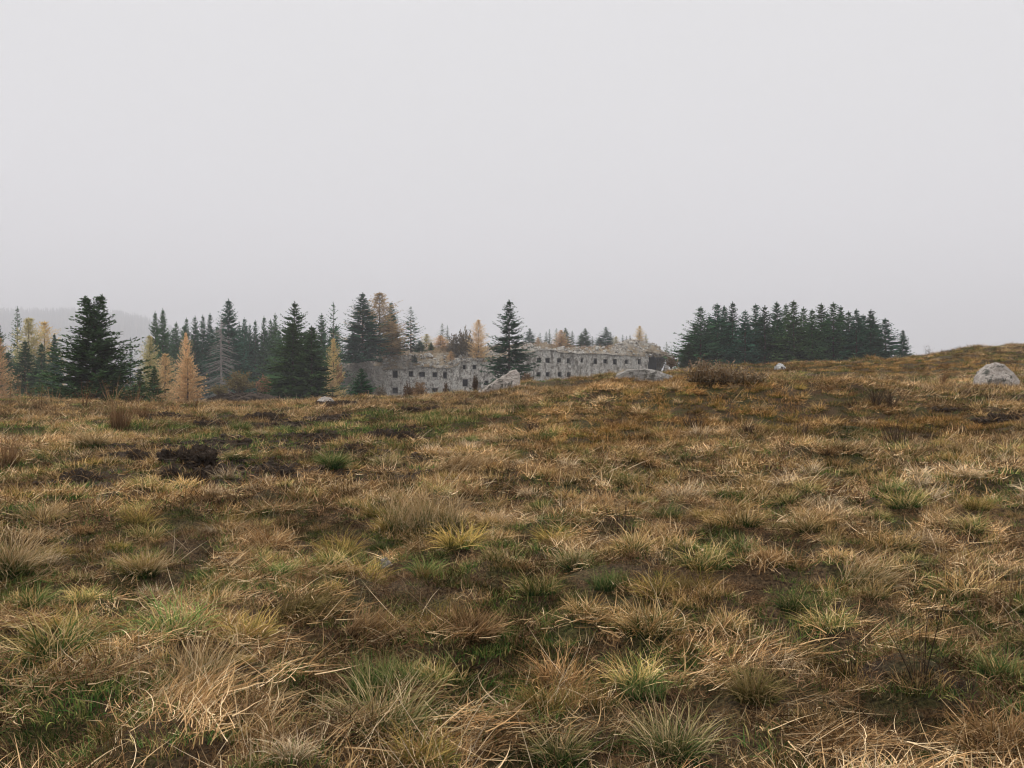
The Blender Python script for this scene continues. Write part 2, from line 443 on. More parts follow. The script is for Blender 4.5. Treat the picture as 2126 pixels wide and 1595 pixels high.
# ------------------------------------------------------------------ ribbon blades
def blades(rng, n, base, az, L, W, tilt, bend, S_=3, daz=0.0, zmin=None, taper=1.6, rr_=None):
    az = np.broadcast_to(az, (n,)).astype(float).copy()
    L = np.broadcast_to(L, (n,)); W = np.broadcast_to(W, (n,)); tilt = np.broadcast_to(tilt, (n,)); bend = np.broadcast_to(bend, (n,))
    p = np.array(base, float)
    roll = rng.uniform(-1.2, 1.2, n)
    V = np.zeros((n, S_ + 1, 2, 3)); t_ = np.zeros((n, S_ + 1, 2))
    dz = rng.normal(0, 1, n) * daz
    for s in range(S_ + 1):
        u = s / S_
        a = tilt + bend * u
        dirv = np.stack([np.sin(a) * np.cos(az), np.sin(a) * np.sin(az), np.cos(a)], 1)
        side = np.stack([-np.sin(az), np.cos(az), np.zeros(n)], 1)
        nor = np.cross(dirv, side)
        sv = side * np.cos(roll)[:, None] + nor * np.sin(roll)[:, None]
        w = W * max(0.06, (1 - u ** taper)) * 0.5
        q = p.copy()
        if zmin is not None: q[:, 2] = np.maximum(q[:, 2], zmin)
        V[:, s, 0] = q - sv * w[:, None]; V[:, s, 1] = q + sv * w[:, None]
        t_[:, s, :] = u
        p = p + dirv * (L / S_)[:, None]
        az = az + dz / S_
    r_ = np.repeat(rng.random(n) if rr_ is None else rr_, (S_ + 1) * 2)
    k = (S_ + 1) * 2
    f = []
    for s in range(S_):
        b = np.arange(n) * k + s * 2
        f.append(np.stack([b, b + 1, b + 3, b + 2], 1))
    return V.reshape(-1, 3), np.concatenate(f), t_.ravel(), r_

def join(parts):
    V, Fa, T, Rr, off = [], [], [], [], 0
    for v, f, t, r in parts:
        V.append(v); Fa.append(f + off); T.append(t); Rr.append(r); off += len(v)
    return np.concatenate(V), np.concatenate(Fa), np.concatenate(T), np.concatenate(Rr)

def disc(rng, n, rad, sq=1.0):
    a = rng.uniform(0, 2 * math.pi, n); r = rad * np.sqrt(rng.random(n))
    return np.stack([r * np.cos(a), r * np.sin(a) * sq, np.zeros(n)], 1)

# ------------------------------------------------------------------ soil patches of the meadow (photo x, y, width)
SOIL_PX = [
    (388, 966, 105, 0.30, 'largest dark heap of rooted-up earth, with a black hollow in its face, among the straw'),
    (262, 952, 95, 0.14, 'flat spread of dark rooted earth just left of the largest black heap'),
    (158, 1000, 100, 0.15, 'low dark heap of earth lying left of and nearer than the largest black heap'),
    (440, 998, 105, 0.20, 'earth heap matted with dry grass, just right below the largest black heap'),
    (352, 995, 60, 0.14, 'small dark clod heap just below the largest black heap'),
    (545, 920, 46, 0.16, 'upright dark clod left of the bright green tuft, standing above it'),
    (690, 925, 110, 0.20, 'dark earth heap directly behind the bright green grass tuft'),
    (815, 912, 105, 0.20, 'ragged dark earth ridge right of and behind the bright green tuft'),
    (740, 935, 70, 0.12, 'low black earth strip at the right edge of the bright green tuft'),
    (553, 874, 120, 0.24, 'long dark heap of torn turf nearest below the paired dark spruces'),
    (445, 884, 62, 0.16, 'small dark earth hump left of the long torn turf heap'),
    (352, 866, 75, 0.14, 'dark earth scrape right of the tall tan grass sheaf'),
    (97, 858, 34, 0.14, 'little dark cone of earth near the crest below the golden larches'),
    (690, 842, 85, 0.16, 'earth heap with a pale stone on top, at the meadow edge'),
    (855, 852, 34, 0.14, 'small black clod below the fort, leftmost of two neighbours'),
    (912, 853, 62, 0.16, 'twin-topped dark clod below the fort, right of a smaller one'),
    (958, 838, 28, 0.09, 'tiny dark molehill just below the wedge-shaped boulder'),
    (852, 893, 34, 0.13, 'round black clod behind the ragged earth ridge'),
    (975, 900, 44, 0.10, 'small hollow of dark earth alone right of the ragged ridge'),
    (590, 985, 75, 0.12, 'grass-matted brown earth hump lower left of the bright green tuft'),
    (505, 1042, 60, 0.07, 'two small dark soil spots in the open straw of the middle ground'),
    (2095, 872, 75, 0.16, 'dark rooted earth at the picture edge below the big round boulder'),
    (1965, 850, 40, 0.06, 'small scrape of dark earth left of the big round boulder'),
    (1250, 880, 46, 0.10, 'dark hollow at the foot of the rust-coloured hump, its first on the left'),
]
_soil_things = []
for (px, py_, w, hh, lab) in SOIL_PX:
    p = gp(px, py_)
    wm = w / F * p.y
    wm *= 1.15
    SOIL.append((p.x, p.y, wm * 0.72, max(wm * 0.6, 0.4)))
    _soil_things.append((p, wm, hh, lab))
for px, py_, w in [(1440, 1040, 30), (860, 1180, 60), (1240, 1270, 70), (1480, 1500, 80), (1980, 1420, 90), (1830, 1380, 90), (330, 1510, 90), (620, 1470, 70), (1250, 1420, 70), (200, 1180, 50), (120, 870, 60)]:
    p = gp(px, py_); wm = w / F * p.y
    SOIL.append((p.x, p.y, wm * 0.7, wm * 0.7))

def soil_mask(X, Y):
    X = np.asarray(X, float); Y = np.asarray(Y, float)
    m = np.zeros(X.shape)
    for (a, b, rx, ry) in SOIL:
        m = np.maximum(m, np.exp(-(((X - a) / rx) ** 2 + ((Y - b) / ry) ** 2) * 1.1))
    m = np.maximum(m, 0.8 * churn(X, Y))
    return np.clip(m * (1 + 0.7 * fbm(X / 0.25, Y / 0.25, 77, 2)), 0, 1)

# ------------------------------------------------------------------ ground sheet
def axis(pos_end, start, g):
    v = [0.0]; st = start
    while v[-1] < pos_end:
        v.append(v[-1] + st); st = max(start, v[-1] * g)
    v[-1] = pos_end
    return np.array(v)
xs = axis(4800, 0.09, 0.019); xs = np.concatenate([-xs[::-1], xs[1:]])
yp = axis(6000, 0.09, 0.0125); yn = axis(250, 0.25, 0.08)
ys = np.concatenate([-yn[::-1], yp[1:]])
GX, GY = np.meshgrid(xs, ys)
GZ = height(GX, GY)
nx, ny = len(xs), len(ys)
idx = np.arange(nx * ny).reshape(ny, nx)
quads = np.stack([idx[:-1, :-1], idx[:-1, 1:], idx[1:, 1:], idx[1:, :-1]], -1).reshape(-1, 4)
rho_g = np.hypot(GX, GY).ravel()
me = mesh_np('meadow', np.stack([GX, GY, GZ], -1).reshape(-1, 3), quads, M['ground'],
             {'soil': np.where(rho_g < 80, soil_mask(GX.ravel(), GY.ravel()), 0), 'wood': smooth(70, 110, rho_g)}, True)
ground = add('ground', me, kind='structure')
def surf(X, Y):
    X = np.asarray(X, float); Y = np.asarray(Y, float)
    i = np.clip(np.searchsorted(xs, X) - 1, 0, nx - 2); j = np.clip(np.searchsorted(ys, Y) - 1, 0, ny - 2)
    u = (X - xs[i]) / (xs[i + 1] - xs[i]); w = (Y - ys[j]) / (ys[j + 1] - ys[j])
    return (GZ[j, i] * (1 - u) + GZ[j, i + 1] * u) * (1 - w) + (GZ[j + 1, i] * (1 - u) + GZ[j + 1, i + 1] * u) * w
_gp0 = gp
def gp(px, py_, dmax=75.0):
    p = _gp0(px, py_)
    p.z = float(surf(np.array([p.x]), np.array([p.y]))[0])
    return p

# ------------------------------------------------------------------ tree meshes (reference: 10 m tall, 2.2 m crown radius)
def kites(rng, B, D, L, W, flat=0.0):
    n = len(B)
    D = D / (np.linalg.norm(D, axis=1, keepdims=True) + 1e-9)
    up = rng.normal(0, 0.55, (n, 3)) + np.array([0, 0, 1.0])
    sd_ = np.cross(D, up); sd_ /= np.linalg.norm(sd_, axis=1, keepdims=True) + 1e-9
    L = L[:, None]; W = W[:, None]
    V = np.stack([B, B + D * L * 0.45 + sd_ * W * 0.5, B + D * L, B + D * L * 0.45 - sd_ * W * 0.5], 1).reshape(-1, 3)
    f = np.arange(n * 4).reshape(n, 4)
    r = np.repeat(rng.random(n), 4)
    return V, f, np.zeros(n * 4), r

def conifer(seed, whorls=30, nb=8, tw=12, prof=0.85, R0=2.2, droop=0.25, upt=0.5, jit=0.25, tl=0.42, tww=0.15, z0=0.03, twin=False, H=10.0, gap=0.0, lean=0.0, hang=0.5, core=0.8, lift=0.35, zj=0.017, tip=1.4, tlf=0.22):
    rng = np.random.default_rng(seed)
    Bs, Ds, Ls, Ws = [], [], [], []
    tops = [(0.0, 1.0)] if not twin else [(-0.30, 0.985), (0.28, 1.0)]
    lob = rng.uniform(0, 6.28, 3)
    for k in range(whorls):
        u = z0 + (0.985 - z0) * (k / (whorls - 1)) ** 0.93
        for j in range(nb):
            if rng.random() < gap: continue
            az = j / nb * 2 * math.pi + rng.uniform(-0.5, 0.5) + k * 0.7
            uu = min(1.02, max(0.01, u + rng.normal(0, zj * min(1.0, 4 * (1.03 - u)))))
            if uu > 0.975: uu = 0.975 - (uu - 0.975) * 1.5
            Rl = R0 * min((1 - uu) ** prof, tip * (1 - uu))
            if uu < 0.14: Rl *= 0.72 + 2.0 * uu
            Rl = Rl * (1 + 0.16 * math.sin(az * 2 + lob[0]) + 0.12 * math.sin(az * 3 + uu * 7 + lob[1]) + 0.10 * math.sin(uu * 31 + lob[2])) * rng.uniform(1 - jit * 1.4, 1 + jit) + 0.03 + 0.08 * (1 - uu)
            ox, hs = tops[j % len(tops)] if (twin and uu > 0.6) else (0.0, 1.0)
            ox = ox * (uu - 0.6) / 0.4 if twin and uu > 0.6 else 0.0
            if twin and uu > 0.6: Rl *= 0.8
            a0 = -droop + (upt + droop) * uu + rng.normal(0, 0.08)
            c, s_ = math.cos(az), math.sin(az)
            n = max(3, int(tw * (0.35 + 0.65 * Rl / R0)))
            t = (np.arange(n) + rng.random(n)) / n
            t = 0.12 + 0.88 * t
            rr = t * Rl
            zz = uu * H * hs + rr * math.tan(a0) - 0.10 * Rl * t * (1 - t) * 2 + 0.13 * Rl * t ** 3
            P = np.stack([ox + c * rr + lean * uu, s_ * rr, zz], 1)
            for sgn in (-1, 1):
                th = az + sgn * rng.uniform(0.35, 1.1, n)
                el = a0 + rng.uniform(-hang, lift, n)
                Bs.append(P + rng.normal(0, 0.03, (n, 3)))
                Ds.append(np.stack([np.cos(th) * np.cos(el), np.sin(th) * np.cos(el), np.sin(el)], 1))
                ln = tl * rng.uniform(0.6, 1.25, n) * (tlf + (1.1 - tlf) * (1 - uu)) * (1.15 - 0.5 * t)
                Ls.append(ln); Ws.append(tww * rng.uniform(0.7, 1.3, n) * (0.5 + 0.6 * (1 - uu)))
            Bs.append(P[:1] * 0.5 + np.array([[0, 0, uu * H * hs * 0.5]])); Ds.append(np.array([[c, s_, math.tan(a0) - 0.12]])); Ls.append(np.array([Rl * core])); Ws.append(np.array([Rl * 0.34 * core + 0.05]))
            Bs.append(P[-1:] - 0.05); Ds.append(np.array([[c, s_, math.tan(a0) + 0.25]])); Ls.append(np.array([0.30 * (0.4 + 0.7 * (1 - uu))])); Ws.append(np.array([0.11]))
    for ox, hs in tops:
        n = 10
        z = np.linspace(0.955, 0.99, n) * H * hs
        Bs.append(np.stack([np.full(n, ox + lean), np.zeros(n), z], 1)); a = rng.uniform(0, 6.28, n)
        Ds.append(np.stack([np.cos(a) * 0.45, np.sin(a) * 0.45, np.ones(n)], 1)); Ls.append(np.full(n, 0.20)); Ws.append(np.full(n, 0.05))
        Bs.append(np.array([[ox + lean, 0, 0.93 * H * hs]] * 3)); Ds.append(np.array([[0.02, 0, 1.0], [0, 0.02, 1.0], [-0.02, 0, 1]])); Ls.append(np.full(3, 0.8)); Ws.append(np.full(3, 0.085))
    return kites(rng, np.concatenate(Bs), np.concatenate(Ds), np.concatenate(Ls), np.concatenate(Ws))

def tube(path, radii, sides=7):
    path = np.asarray(path, float); n = len(path); V = []
    for i in range(n):
        d = path[min(i + 1, n - 1)] - path[max(i - 1, 0)]; d = d / (np.linalg.norm(d) + 1e-9)
        a = np.array([1, 0, 0]) if abs(d[0]) < 0.8 else np.array([0, 1, 0])
        u = np.cross(d, a); u /= np.linalg.norm(u); v = np.cross(d, u)
        th = np.arange(sides) / sides * 2 * math.pi
        V.append(path[i] + radii[i] * (np.cos(th)[:, None] * u + np.sin(th)[:, None] * v))
    V = np.concatenate(V); f = []
    for i in range(n - 1):
        for j in range(sides):
            a_, b_ = i * sides + j, i * sides + (j + 1) % sides
            f.append((a_, b_, b_ + sides, a_ + sides))
    return V, np.array(f), np.zeros(len(V)), np.zeros(len(V))

def trunk_mesh(name, lean=0.0, mat='bark', top=9.7, r0=0.17):
    z = np.linspace(-0.3, top, 8)
    path = np.stack([lean * z / 10 + 0.03 * np.sin(z), 0.02 * np.cos(z * 1.3), z], 1)
    v, f, _, _ = tube(path, r0 * (1 - (z + 0.3) / (top + 0.4)) + 0.012)
    return mesh_np(name, v, f, M[mat], smooth_shade=True)

def cmesh(name, geo, mat):
    v, f, t, r = geo
    return mesh_np(name, v, f, M[mat], {'r': r})

CR = {}
for i in range(4):
    CR['spruce%d' % i] = cmesh('spruce_crown', conifer(100 + i, whorls=42, nb=10, tw=22, prof=(0.72, 0.66, 0.8, 0.6)[i], jit=0.32 + 0.06 * i, tl=0.40, tww=0.125, hang=0.7, gap=0.05), 'needles')
for i in range(2):
    CR['airy%d' % i] = cmesh('spruce_crown', conifer(120 + i, whorls=24, nb=7, tw=11, prof=0.8, droop=0.1, upt=0.55, jit=0.3, tl=0.40, tww=0.125, gap=0.05, core=0.6), 'needles')
for i in range(4):
    CR['grove%d' % i] = cmesh('spruce_crown', conifer(140 + i, whorls=36, nb=9, tw=17, prof=(0.5, 0.58, 0.45, 0.62)[i], jit=0.5, tl=0.46, tww=0.15, hang=0.7, gap=0.06), 'needles')
CR['twin'] = cmesh('spruce_crown', conifer(160, whorls=64, nb=11, tw=30, prof=0.86, jit=0.45, tl=0.36, tww=0.085, twin=True, tip=1.15, hang=0.5, core=0.62, lift=0.8, zj=0.03, droop=0.05, upt=0.7), 'needles')
CR['stately'] = cmesh('spruce_crown', conifer(163, whorls=34, nb=10, tw=26, prof=0.74, jit=0.38, tl=0.40, tww=0.105, hang=0.7, droop=0.3, gap=0.06, z0=0.02), 'needles')
CR['young'] = cmesh('spruce_crown', conifer(165, whorls=26, nb=10, tw=13, prof=0.55, jit=0.3, tl=0.6, tww=0.19, upt=0.7, hang=0.2), 'needles')
for i in range(3):
    CR['larch%d' % i] = cmesh('larch_crown', conifer(180 + i, whorls=40, nb=10, tw=17, prof=(0.62, 0.56, 0.7)[i], jit=0.45, tl=0.42, tww=0.10, lift=0.7, zj=0.025, tip=1.9, tlf=0.5, droop=-0.02, upt=0.7, gap=0.12, hang=0.9, core=0.0), 'larch')
TR = {'plain': trunk_mesh('conifer_trunk')}

def bush_mesh(seed, n=2600, spiky=0.5, leaf=0.10):
    """reference: 1 m half width, 1 m tall"""
    rng = np.random.default_rng(seed)
    Bs, Ds, Ls, Ws = [], [], [], []
    stems = 46
    for s in range(stems):
        az = rng.uniform(0, 6.28); tl_ = rng.uniform(0.05, 1.0) ** 0.7 * 1.1
        L = (0.95 - 0.28 * tl_ * tl_) * rng.uniform(0.75, 1.12)
        m = n // stems
        t = 0.25 + 0.75 * rng.random(m) ** 0.8
        a = tl_ * (0.6 + 0.5 * t)
        P = np.stack([np.sin(a) * math.cos(az) * t * L, np.sin(a) * math.sin(az) * t * L, np.cos(a) * t * L], 1) + rng.normal(0, 0.045, (m, 3))
        P[:, 2] = np.maximum(P[:, 2], 0.01)
        D = rng.normal(0, 1, (m, 3)) + np.array([0, 0, spiky])
        Bs.append(P); Ds.append(D); Ls.append(rng.uniform(0.5, 1.3, m) * leaf); Ws.append(rng.uniform(0.3, 0.7, m) * leaf)
    return kites(rng, np.concatenate(Bs), np.concatenate(Ds), np.concatenate(Ls), np.concatenate(Ws))

def stems_geo(seed, n=40, spread=0.9, w=0.02, L=0.95):
    rng = np.random.default_rng(seed)
    return blades(rng, n, disc(rng, n, 0.18), rng.uniform(0, 6.28, n), rng.uniform(0.6, 1.0, n) * L, w, rng.uniform(0.02, spread, n), rng.uniform(0, 0.5, n), 4, 0.5)
BU = {i: cmesh('shrub_foliage', bush_mesh(200 + i), 'leaves') for i in range(3)}
BUS = {}
v, f, t, r = stems_geo(210); BUS[0] = mesh_np('shrub_stems', v, f, TM['dark'], {'t': t, 'r': r})

GREEN_D = (0.046, 0.098, 0.042, 1); GREEN_B = (0.054, 0.138, 0.070, 1); GREEN_Y = (0.055, 0.14, 0.045, 1)
ORANGE = (0.72, 0.49, 0.27, 1); GOLD = (0.70, 0.54, 0.27, 1); TAN = (0.66, 0.48, 0.27, 1); PALEG = (0.56, 0.49, 0.26, 1); RUST = (0.36, 0.20, 0.115, 1); OLIVE = (0.24, 0.19, 0.085, 1); GREYG = (0.070, 0.14, 0.080, 1)

_tn = [0]
def conifer_tree(kind, var, px, ytop, hw, d, label, color, group=None, base=None, base_py=None):
    top = at(px, ytop, d)
    zb = H1(top.x, top.y) if base is None else base
    if base_py is not None: zb = at(px, base_py, d).z
    Hh = top.z - zb
    rad = hw * (1.4 if kind == 'larch_tree' else 1.35) / F * d
    _tn[0] += 1
    rz = (_tn[0] * 2.399) % 6.283 if var != 'twin' else 0.0
    e_ = add(kind, None, loc=(top.x, top.y, zb), label=label, cat='tree', group=group)
    sc = (rad / 2.2, rad / 2.2, Hh / 10.0)
    tr = add('trunk', TR['plain'], e_, rz=rz, scale=((0.5 + 0.5 * rad / 2.2) * (0.8 if Hh < 10 else 1.0),) * 2 + (Hh / 10,))
    cr = add('crown', CR[var], e_, rz=rz, scale=sc)
    j_ = 0.5 + 0.5 * math.sin(_tn[0] * 12.9898)
    k_ = (0.85 + 0.3 * j_) if kind == 'larch_tree' else 1.0
    cr.color = tuple(c_ * k_ for c_ in color[:3]) + (1,) if kind == 'larch_tree' else (color[0] * (0.8 + 0.5 * j_), color[1] * (0.9 + 0.2 * j_), color[2] * (1.1 - 0.3 * j_), 1)
    return e_

def shrub(name, px, ybase, ytop, hw, d, label, color, var=0, zb=None, group=None, stems=True):
    p = at(px, ybase, d)
    z = zb if zb is not None else p.z
    h = at(px, ytop, d).z - z; rad = hw * 1.2 / F * d
    e_ = add(name, None, loc=(p.x, p.y, z), label=label, cat='shrub', group=group)
    c = add('foliage', BU[var], e_, rz=px * 1.7, scale=(rad, rad, h)); c.color = color
    if stems: add('stems', BUS[0], e_, rz=px * 0.9, scale=(rad * 0.9, rad * 0.9, h))
    return e_

# ------------------------------------------------------------------ the ruined fort
FA, FB, FC, FD_ = (775, 212.0), (940, 218.0), (1085, 231.0), (1398, 262.0)
def pl(px, d): return np.array([(px - CX) / F * d, d])
poly = [pl(*FA), pl(*FB), pl(*FC), pl(*FD_)]
seglen = [float(np.linalg.norm(poly[i + 1] - poly[i])) for i in range(3)]
cum = [0, seglen[0], seglen[0] + seglen[1], sum(seglen)]
def fpos(s):
    s = np.asarray(s, float)
    X = np.interp(s, cum, [p[0] for p in poly]); Y = np.interp(s, cum, [p[1] for p in poly])
    lo = s < 0; hi = s > cum[3]
    d0 = (poly[1] - poly[0]) / seglen[0]; d2 = (poly[3] - poly[2]) / seglen[2]
    X = np.where(lo, poly[0][0] + d0[0] * s, np.where(hi, poly[3][0] + d2[0] * (s - cum[3]), X))
    Y = np.where(lo, poly[0][1] + d0[1] * s, np.where(hi, poly[3][1] + d2[1] * (s - cum[3]), Y))
    return X, Y
_ss = np.linspace(-14, cum[3] + 8, 1200)
_fx, _fy = fpos(_ss); _fpx = CX + F * _fx / _fy
def s_of(px): return float(np.interp(px, _fpx, _ss))
def fz(px, py_):
    s = s_of(px); Xv, Yv = fpos(s)
    return CAMZ + (CY - py_) / F * float(Yv)
NRM = np.array([0.10, -1.0, 0]); NRM /= np.linalg.norm(NRM)     # outward, towards the meadow

fort = add('fort', None, loc=(0, 0, 0), label='long ruined concrete fort with rows of dark window holes under an overgrown rubble roof', cat='fort')
WTOP = [(760, 772), (790, 766), (830, 764), (930, 764), (950, 758), (956, 750), (1010, 750), (1040, 744), (1085, 730), (1110, 727), (1150, 728), (1200, 732), (1270, 736), (1330, 739), (1400, 742)]
def top_noise(s):
    s = np.asarray(s, float)
    return 0.25 * fbm(s / 6.0, s * 0, 61, 3) + 0.6 * (hash2(np.floor(s / 1.9 + 0.6 * fbm(s / 2.5, s * 0, 63, 2)), s * 0, 65) - 0.5) * (hash2(np.floor(s / 5.3), s * 0, 66) > 0.3)
def wall_top(s):
    pxs = np.array([w[0] for w in WTOP]); ss = np.array([s_of(w[0]) for w in WTOP]); zz = np.array([fz(*w) for w in WTOP])
    return np.interp(s, ss, zz) + top_noise(s)
WIN = [(820, 777, 10, 11), (853, 776, 9, 9), (876, 777, 9, 9), (903, 778, 9, 9), (924, 779, 8, 12), (964, 762, 7, 9), (985, 762, 9, 9),
       (966, 795, 11, 14), (820, 811, 11, 10), (854, 811, 10, 9), (903, 810, 9, 9), (929, 812, 9, 9), (986, 796, 8, 11),
       (1119, 748, 9, 9), (1137, 748, 9, 9), (1161, 748, 8, 9), (1180, 749, 8, 10), (1208, 748, 6, 8), (1236, 750, 8, 9), (1257, 750, 8, 9), (1277, 751, 7, 9), (1301, 751, 7, 9), (1327, 751, 7, 9),
       (1118, 777, 8, 9), (1137, 777, 8, 9), (1162, 777, 8, 9), (1181, 778, 8, 8),
       (1040, 757, 8, 9), (1062, 755, 8, 9), (1085, 750, 8, 9), (1040, 786, 8, 9), (1064, 785, 8, 9), (1088, 779, 8, 9), (1010, 795, 8, 9)]
wins = []
rngw = np.random.default_rng(8)
for (px, py_, w, h) in WIN:
    s = s_of(px); d = float(fpos(s)[1]); wm = w * 1.25 / F * d; hm = h * 1.15 / F * d; zc = fz(px, py_)
    wm *= rngw.uniform(0.85, 1.25); hm *= rngw.uniform(0.85, 1.35)
    wins.append((s - wm / 2, s + wm / 2, zc - hm / 2, zc + hm / 2))
ZB = -3.0
rngf = np.random.default_rng(5)
def wall_off(s, z):
    return 0.10 * fbm(s / 1.6, z / 1.6, 51, 3) + 0.28 * fbm(s / 6.0, z / 9.0, 52, 2)
def wall_pt(s, z, off=0.0):
    X, Y = fpos(s); o = wall_off(s, z) + off
    return np.stack([X + NRM[0] * o, Y + NRM[1] * o, z + 0 * X], -1)
sections = [('wall', cum[0], cum[1], 'low outer wall, its upper storey buried in rubble'), ('wall', cum[1] + 0.02, cum[2], 'middle wall half hidden by the tall spruce'), ('wall', cum[2] + 0.02, s_of(1345), 'tall far wall with an unbroken upper row of windows')]
for (nm, s0, s1, lab) in sections:
    ww = [w for w in wins if w[0] > s0 + 0.1 and w[1] < s1 - 0.1]
    sv = sorted(set([s0, s1] + [v for w in ww for v in w[:2]]))
    sg = []
    for a, b in zip(sv[:-1], sv[1:]):
        k = max(1, int((b - a) / 0.42)); sg += list(np.linspace(a, b, k, endpoint=False))
    sg = np.array(sg + [s1])
    zmax = max([w[3] for w in ww] + [ZB + 2]) + 0.25
    zv_ = sorted(set([ZB, zmax] + [v for w in ww for v in w[2:]]))
    zg = []
    for a, b in zip(zv_[:-1], zv_[1:]):
        k = max(1, int((b - a) / 0.42)); zg += list(np.linspace(a, b, k, endpoint=False))
    zg = np.array(zg + [zmax]); nb_ = len(zg)
    ztop = wall_top(sg) + 0.1
    Sg, Zg = np.meshgrid(sg, np.concatenate([zg, [0] * 4]))
    for q in range(4): Zg[nb_ + q] = zmax + (np.maximum(ztop, zmax + 0.2) - zmax) * (q + 1) / 4
    Vw = wall_pt(Sg.ravel(), Zg.ravel()); nr, nc = Sg.shape
    iv = np.arange(nr * nc).reshape(nr, nc); fq = []
    for i in range(nr - 1):
        for j in range(nc - 1):
            sm_, zm_ = (sg[j] + sg[j + 1]) / 2, (Zg[i, j] + Zg[i + 1, j]) / 2
            if any(w[0] < sm_ < w[1] and w[2] < zm_ < w[3] for w in ww): continue
            fq.append((iv[i, j], iv[i, j + 1], iv[i + 1, j + 1], iv[i + 1, j]))
    wo = add('wall', mesh_np('fort_wall', Vw, fq, M['wall'], smooth_shade=False), fort)
    wo['label'] = lab
    for (a, b, c, d) in ww:
        cs = np.array([a, b, b, a]); cz = np.array([c, c, d, d])
        fr = wall_pt(cs, cz, 0.0)
        ms, mz = (a + b) / 2 - 0.06, (c + d) / 2 - 0.04
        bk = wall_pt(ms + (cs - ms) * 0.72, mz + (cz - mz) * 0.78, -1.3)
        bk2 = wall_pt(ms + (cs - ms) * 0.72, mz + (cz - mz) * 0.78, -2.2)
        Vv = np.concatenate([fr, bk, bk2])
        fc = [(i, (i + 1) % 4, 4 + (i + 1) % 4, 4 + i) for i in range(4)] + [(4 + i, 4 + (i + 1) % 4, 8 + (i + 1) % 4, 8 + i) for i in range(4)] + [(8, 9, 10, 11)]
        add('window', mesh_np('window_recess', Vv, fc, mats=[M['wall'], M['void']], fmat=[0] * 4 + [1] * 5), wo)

# overgrown roof: from the wall head back over the casemates
RTOP = [(690, 790), (705, 768), (722, 748), (760, 738), (800, 731), (860, 725), (920, 722), (1000, 722), (1060, 718), (1095, 715), (1150, 717), (1200, 721), (1270, 723), (1290, 716), (1310, 709), (1330, 706), (1350, 709), (1366, 713), (1380, 726), (1395, 740), (1402, 752)]
_rs = np.array([s_of(r_[0]) for r_ in RTOP]); _rpx = np.array([r_[0] for r_ in RTOP]); _rpy = np.array([r_[1] for r_ in RTOP], float)
sg = np.arange(-12, cum[3] + 1.6, 0.5); wg = np.concatenate([[0, 0.25], np.arange(0.8, 30, 0.65)])
SG, WG = np.meshgrid(sg, wg)
X0, Y0 = fpos(SG)
Xr, Yr = X0 - NRM[0] * WG, Y0 - NRM[1] * WG
crest_y = np.interp(SG, _rs, _rpy)
depth_c = 9.0 * (1 - 0.55 * smooth(cum[2], cum[2] + 10, SG))
zcrest = CAMZ + (CY - crest_y) / F * (Y0 + depth_c)
zw = np.where(SG < 0.5, np.minimum(wall_top(np.maximum(SG, 0)), 0) , wall_top(SG))
zlow = wall_top(np.zeros_like(SG)) - (0.5 - SG) * 0.5
zw = np.where(SG < 0.5, np.minimum(zlow, zcrest) - 1.2, wall_top(SG))
prof = np.minimum(WG / depth_c, 1.0)
prof = prof ** 0.7
ZR = zw + (np.maximum(zcrest, zw + 0.2) - zw) * prof - smooth(depth_c + 6, 30, WG) * (np.maximum(zcrest, zw) + 2.0)
rough = smooth(0.1, 1.5, WG)
ZR = ZR + rough * (0.95 * fbm(SG / 4.5, WG / 3.0, 71, 4) + 0.40 * fbm(SG / 1.1, WG / 0.9, 73, 2)) - 0.1
Xr = Xr + NRM[0] * 0.35 * (1 - smooth(0, 0.9, WG)) ; Yr = Yr + NRM[1] * 0.35 * (1 - smooth(0, 0.9, WG))
iv = np.arange(SG.size).reshape(SG.shape)
fq = np.stack([iv[:-1, :-1], iv[:-1, 1:], iv[1:, 1:], iv[1:, :-1]], -1).reshape(-1, 4)
turf = smooth(0.45, 0.95, prof) * (0.55 + 0.9 * fbm(SG / 5, WG / 4, 91, 3)) * (1 - 0.8 * smooth(s_of(1275), s_of(1300), SG))
add('rubble_roof', mesh_np('rubble_roof', np.stack([Xr, Yr, ZR], -1).reshape(-1, 3), fq, M['roof'], {'turf': np.clip(turf, 0, 1).ravel()}, False), fort)
def roof_z(px, d):
    X = (px - CX) / F * d
    k = int(np.argmin((Xr - X) ** 2 + (Yr - d) ** 2))
    return float(ZR.ravel()[k])
# front apron of rubble left of the wall
def hull_mesh(name, pts, mat, cuts=4, amp=0.08, scale=1.5, seed=0, smooth_it=2, shade=True):
    bm = bmesh.new()
    for p in pts: bm.verts.new(p)
    res = bmesh.ops.convex_hull(bm, input=bm.verts)
    junk = [g for g in res['geom_interior'] if isinstance(g, bmesh.types.BMVert)]
    if junk: bmesh.ops.delete(bm, geom=junk, context='VERTS')
    bmesh.ops.triangulate(bm, faces=bm.faces)
    for c in range(cuts):
        bmesh.ops.subdivide_edges(bm, edges=bm.edges, cuts=1, use_grid_fill=True)
        bmesh.ops.triangulate(bm, faces=bm.faces)
        if c < smooth_it: bmesh.ops.smooth_vert(bm, verts=bm.verts, factor=0.5, use_axis_x=True, use_axis_y=True, use_axis_z=True)
    bm.normal_update()
    off = Vector((seed * 3.7, seed * 1.3, seed * 7.9))
    for v_ in bm.verts:
        q = v_.co * scale + off
        nn = mnoise.fractal(q, 1.0, 2.0, 4) * amp + mnoise.fractal(q * 4, 1.0, 2.0, 3) * amp * 0.35
        v_.co += v_.normal * nn
    me_ = bpy.data.meshes.new(name); bm.to_mesh(me_); bm.free()
    me_.materials.append(mat)
    for p in me_.polygons: p.use_smooth = shade
    return me_

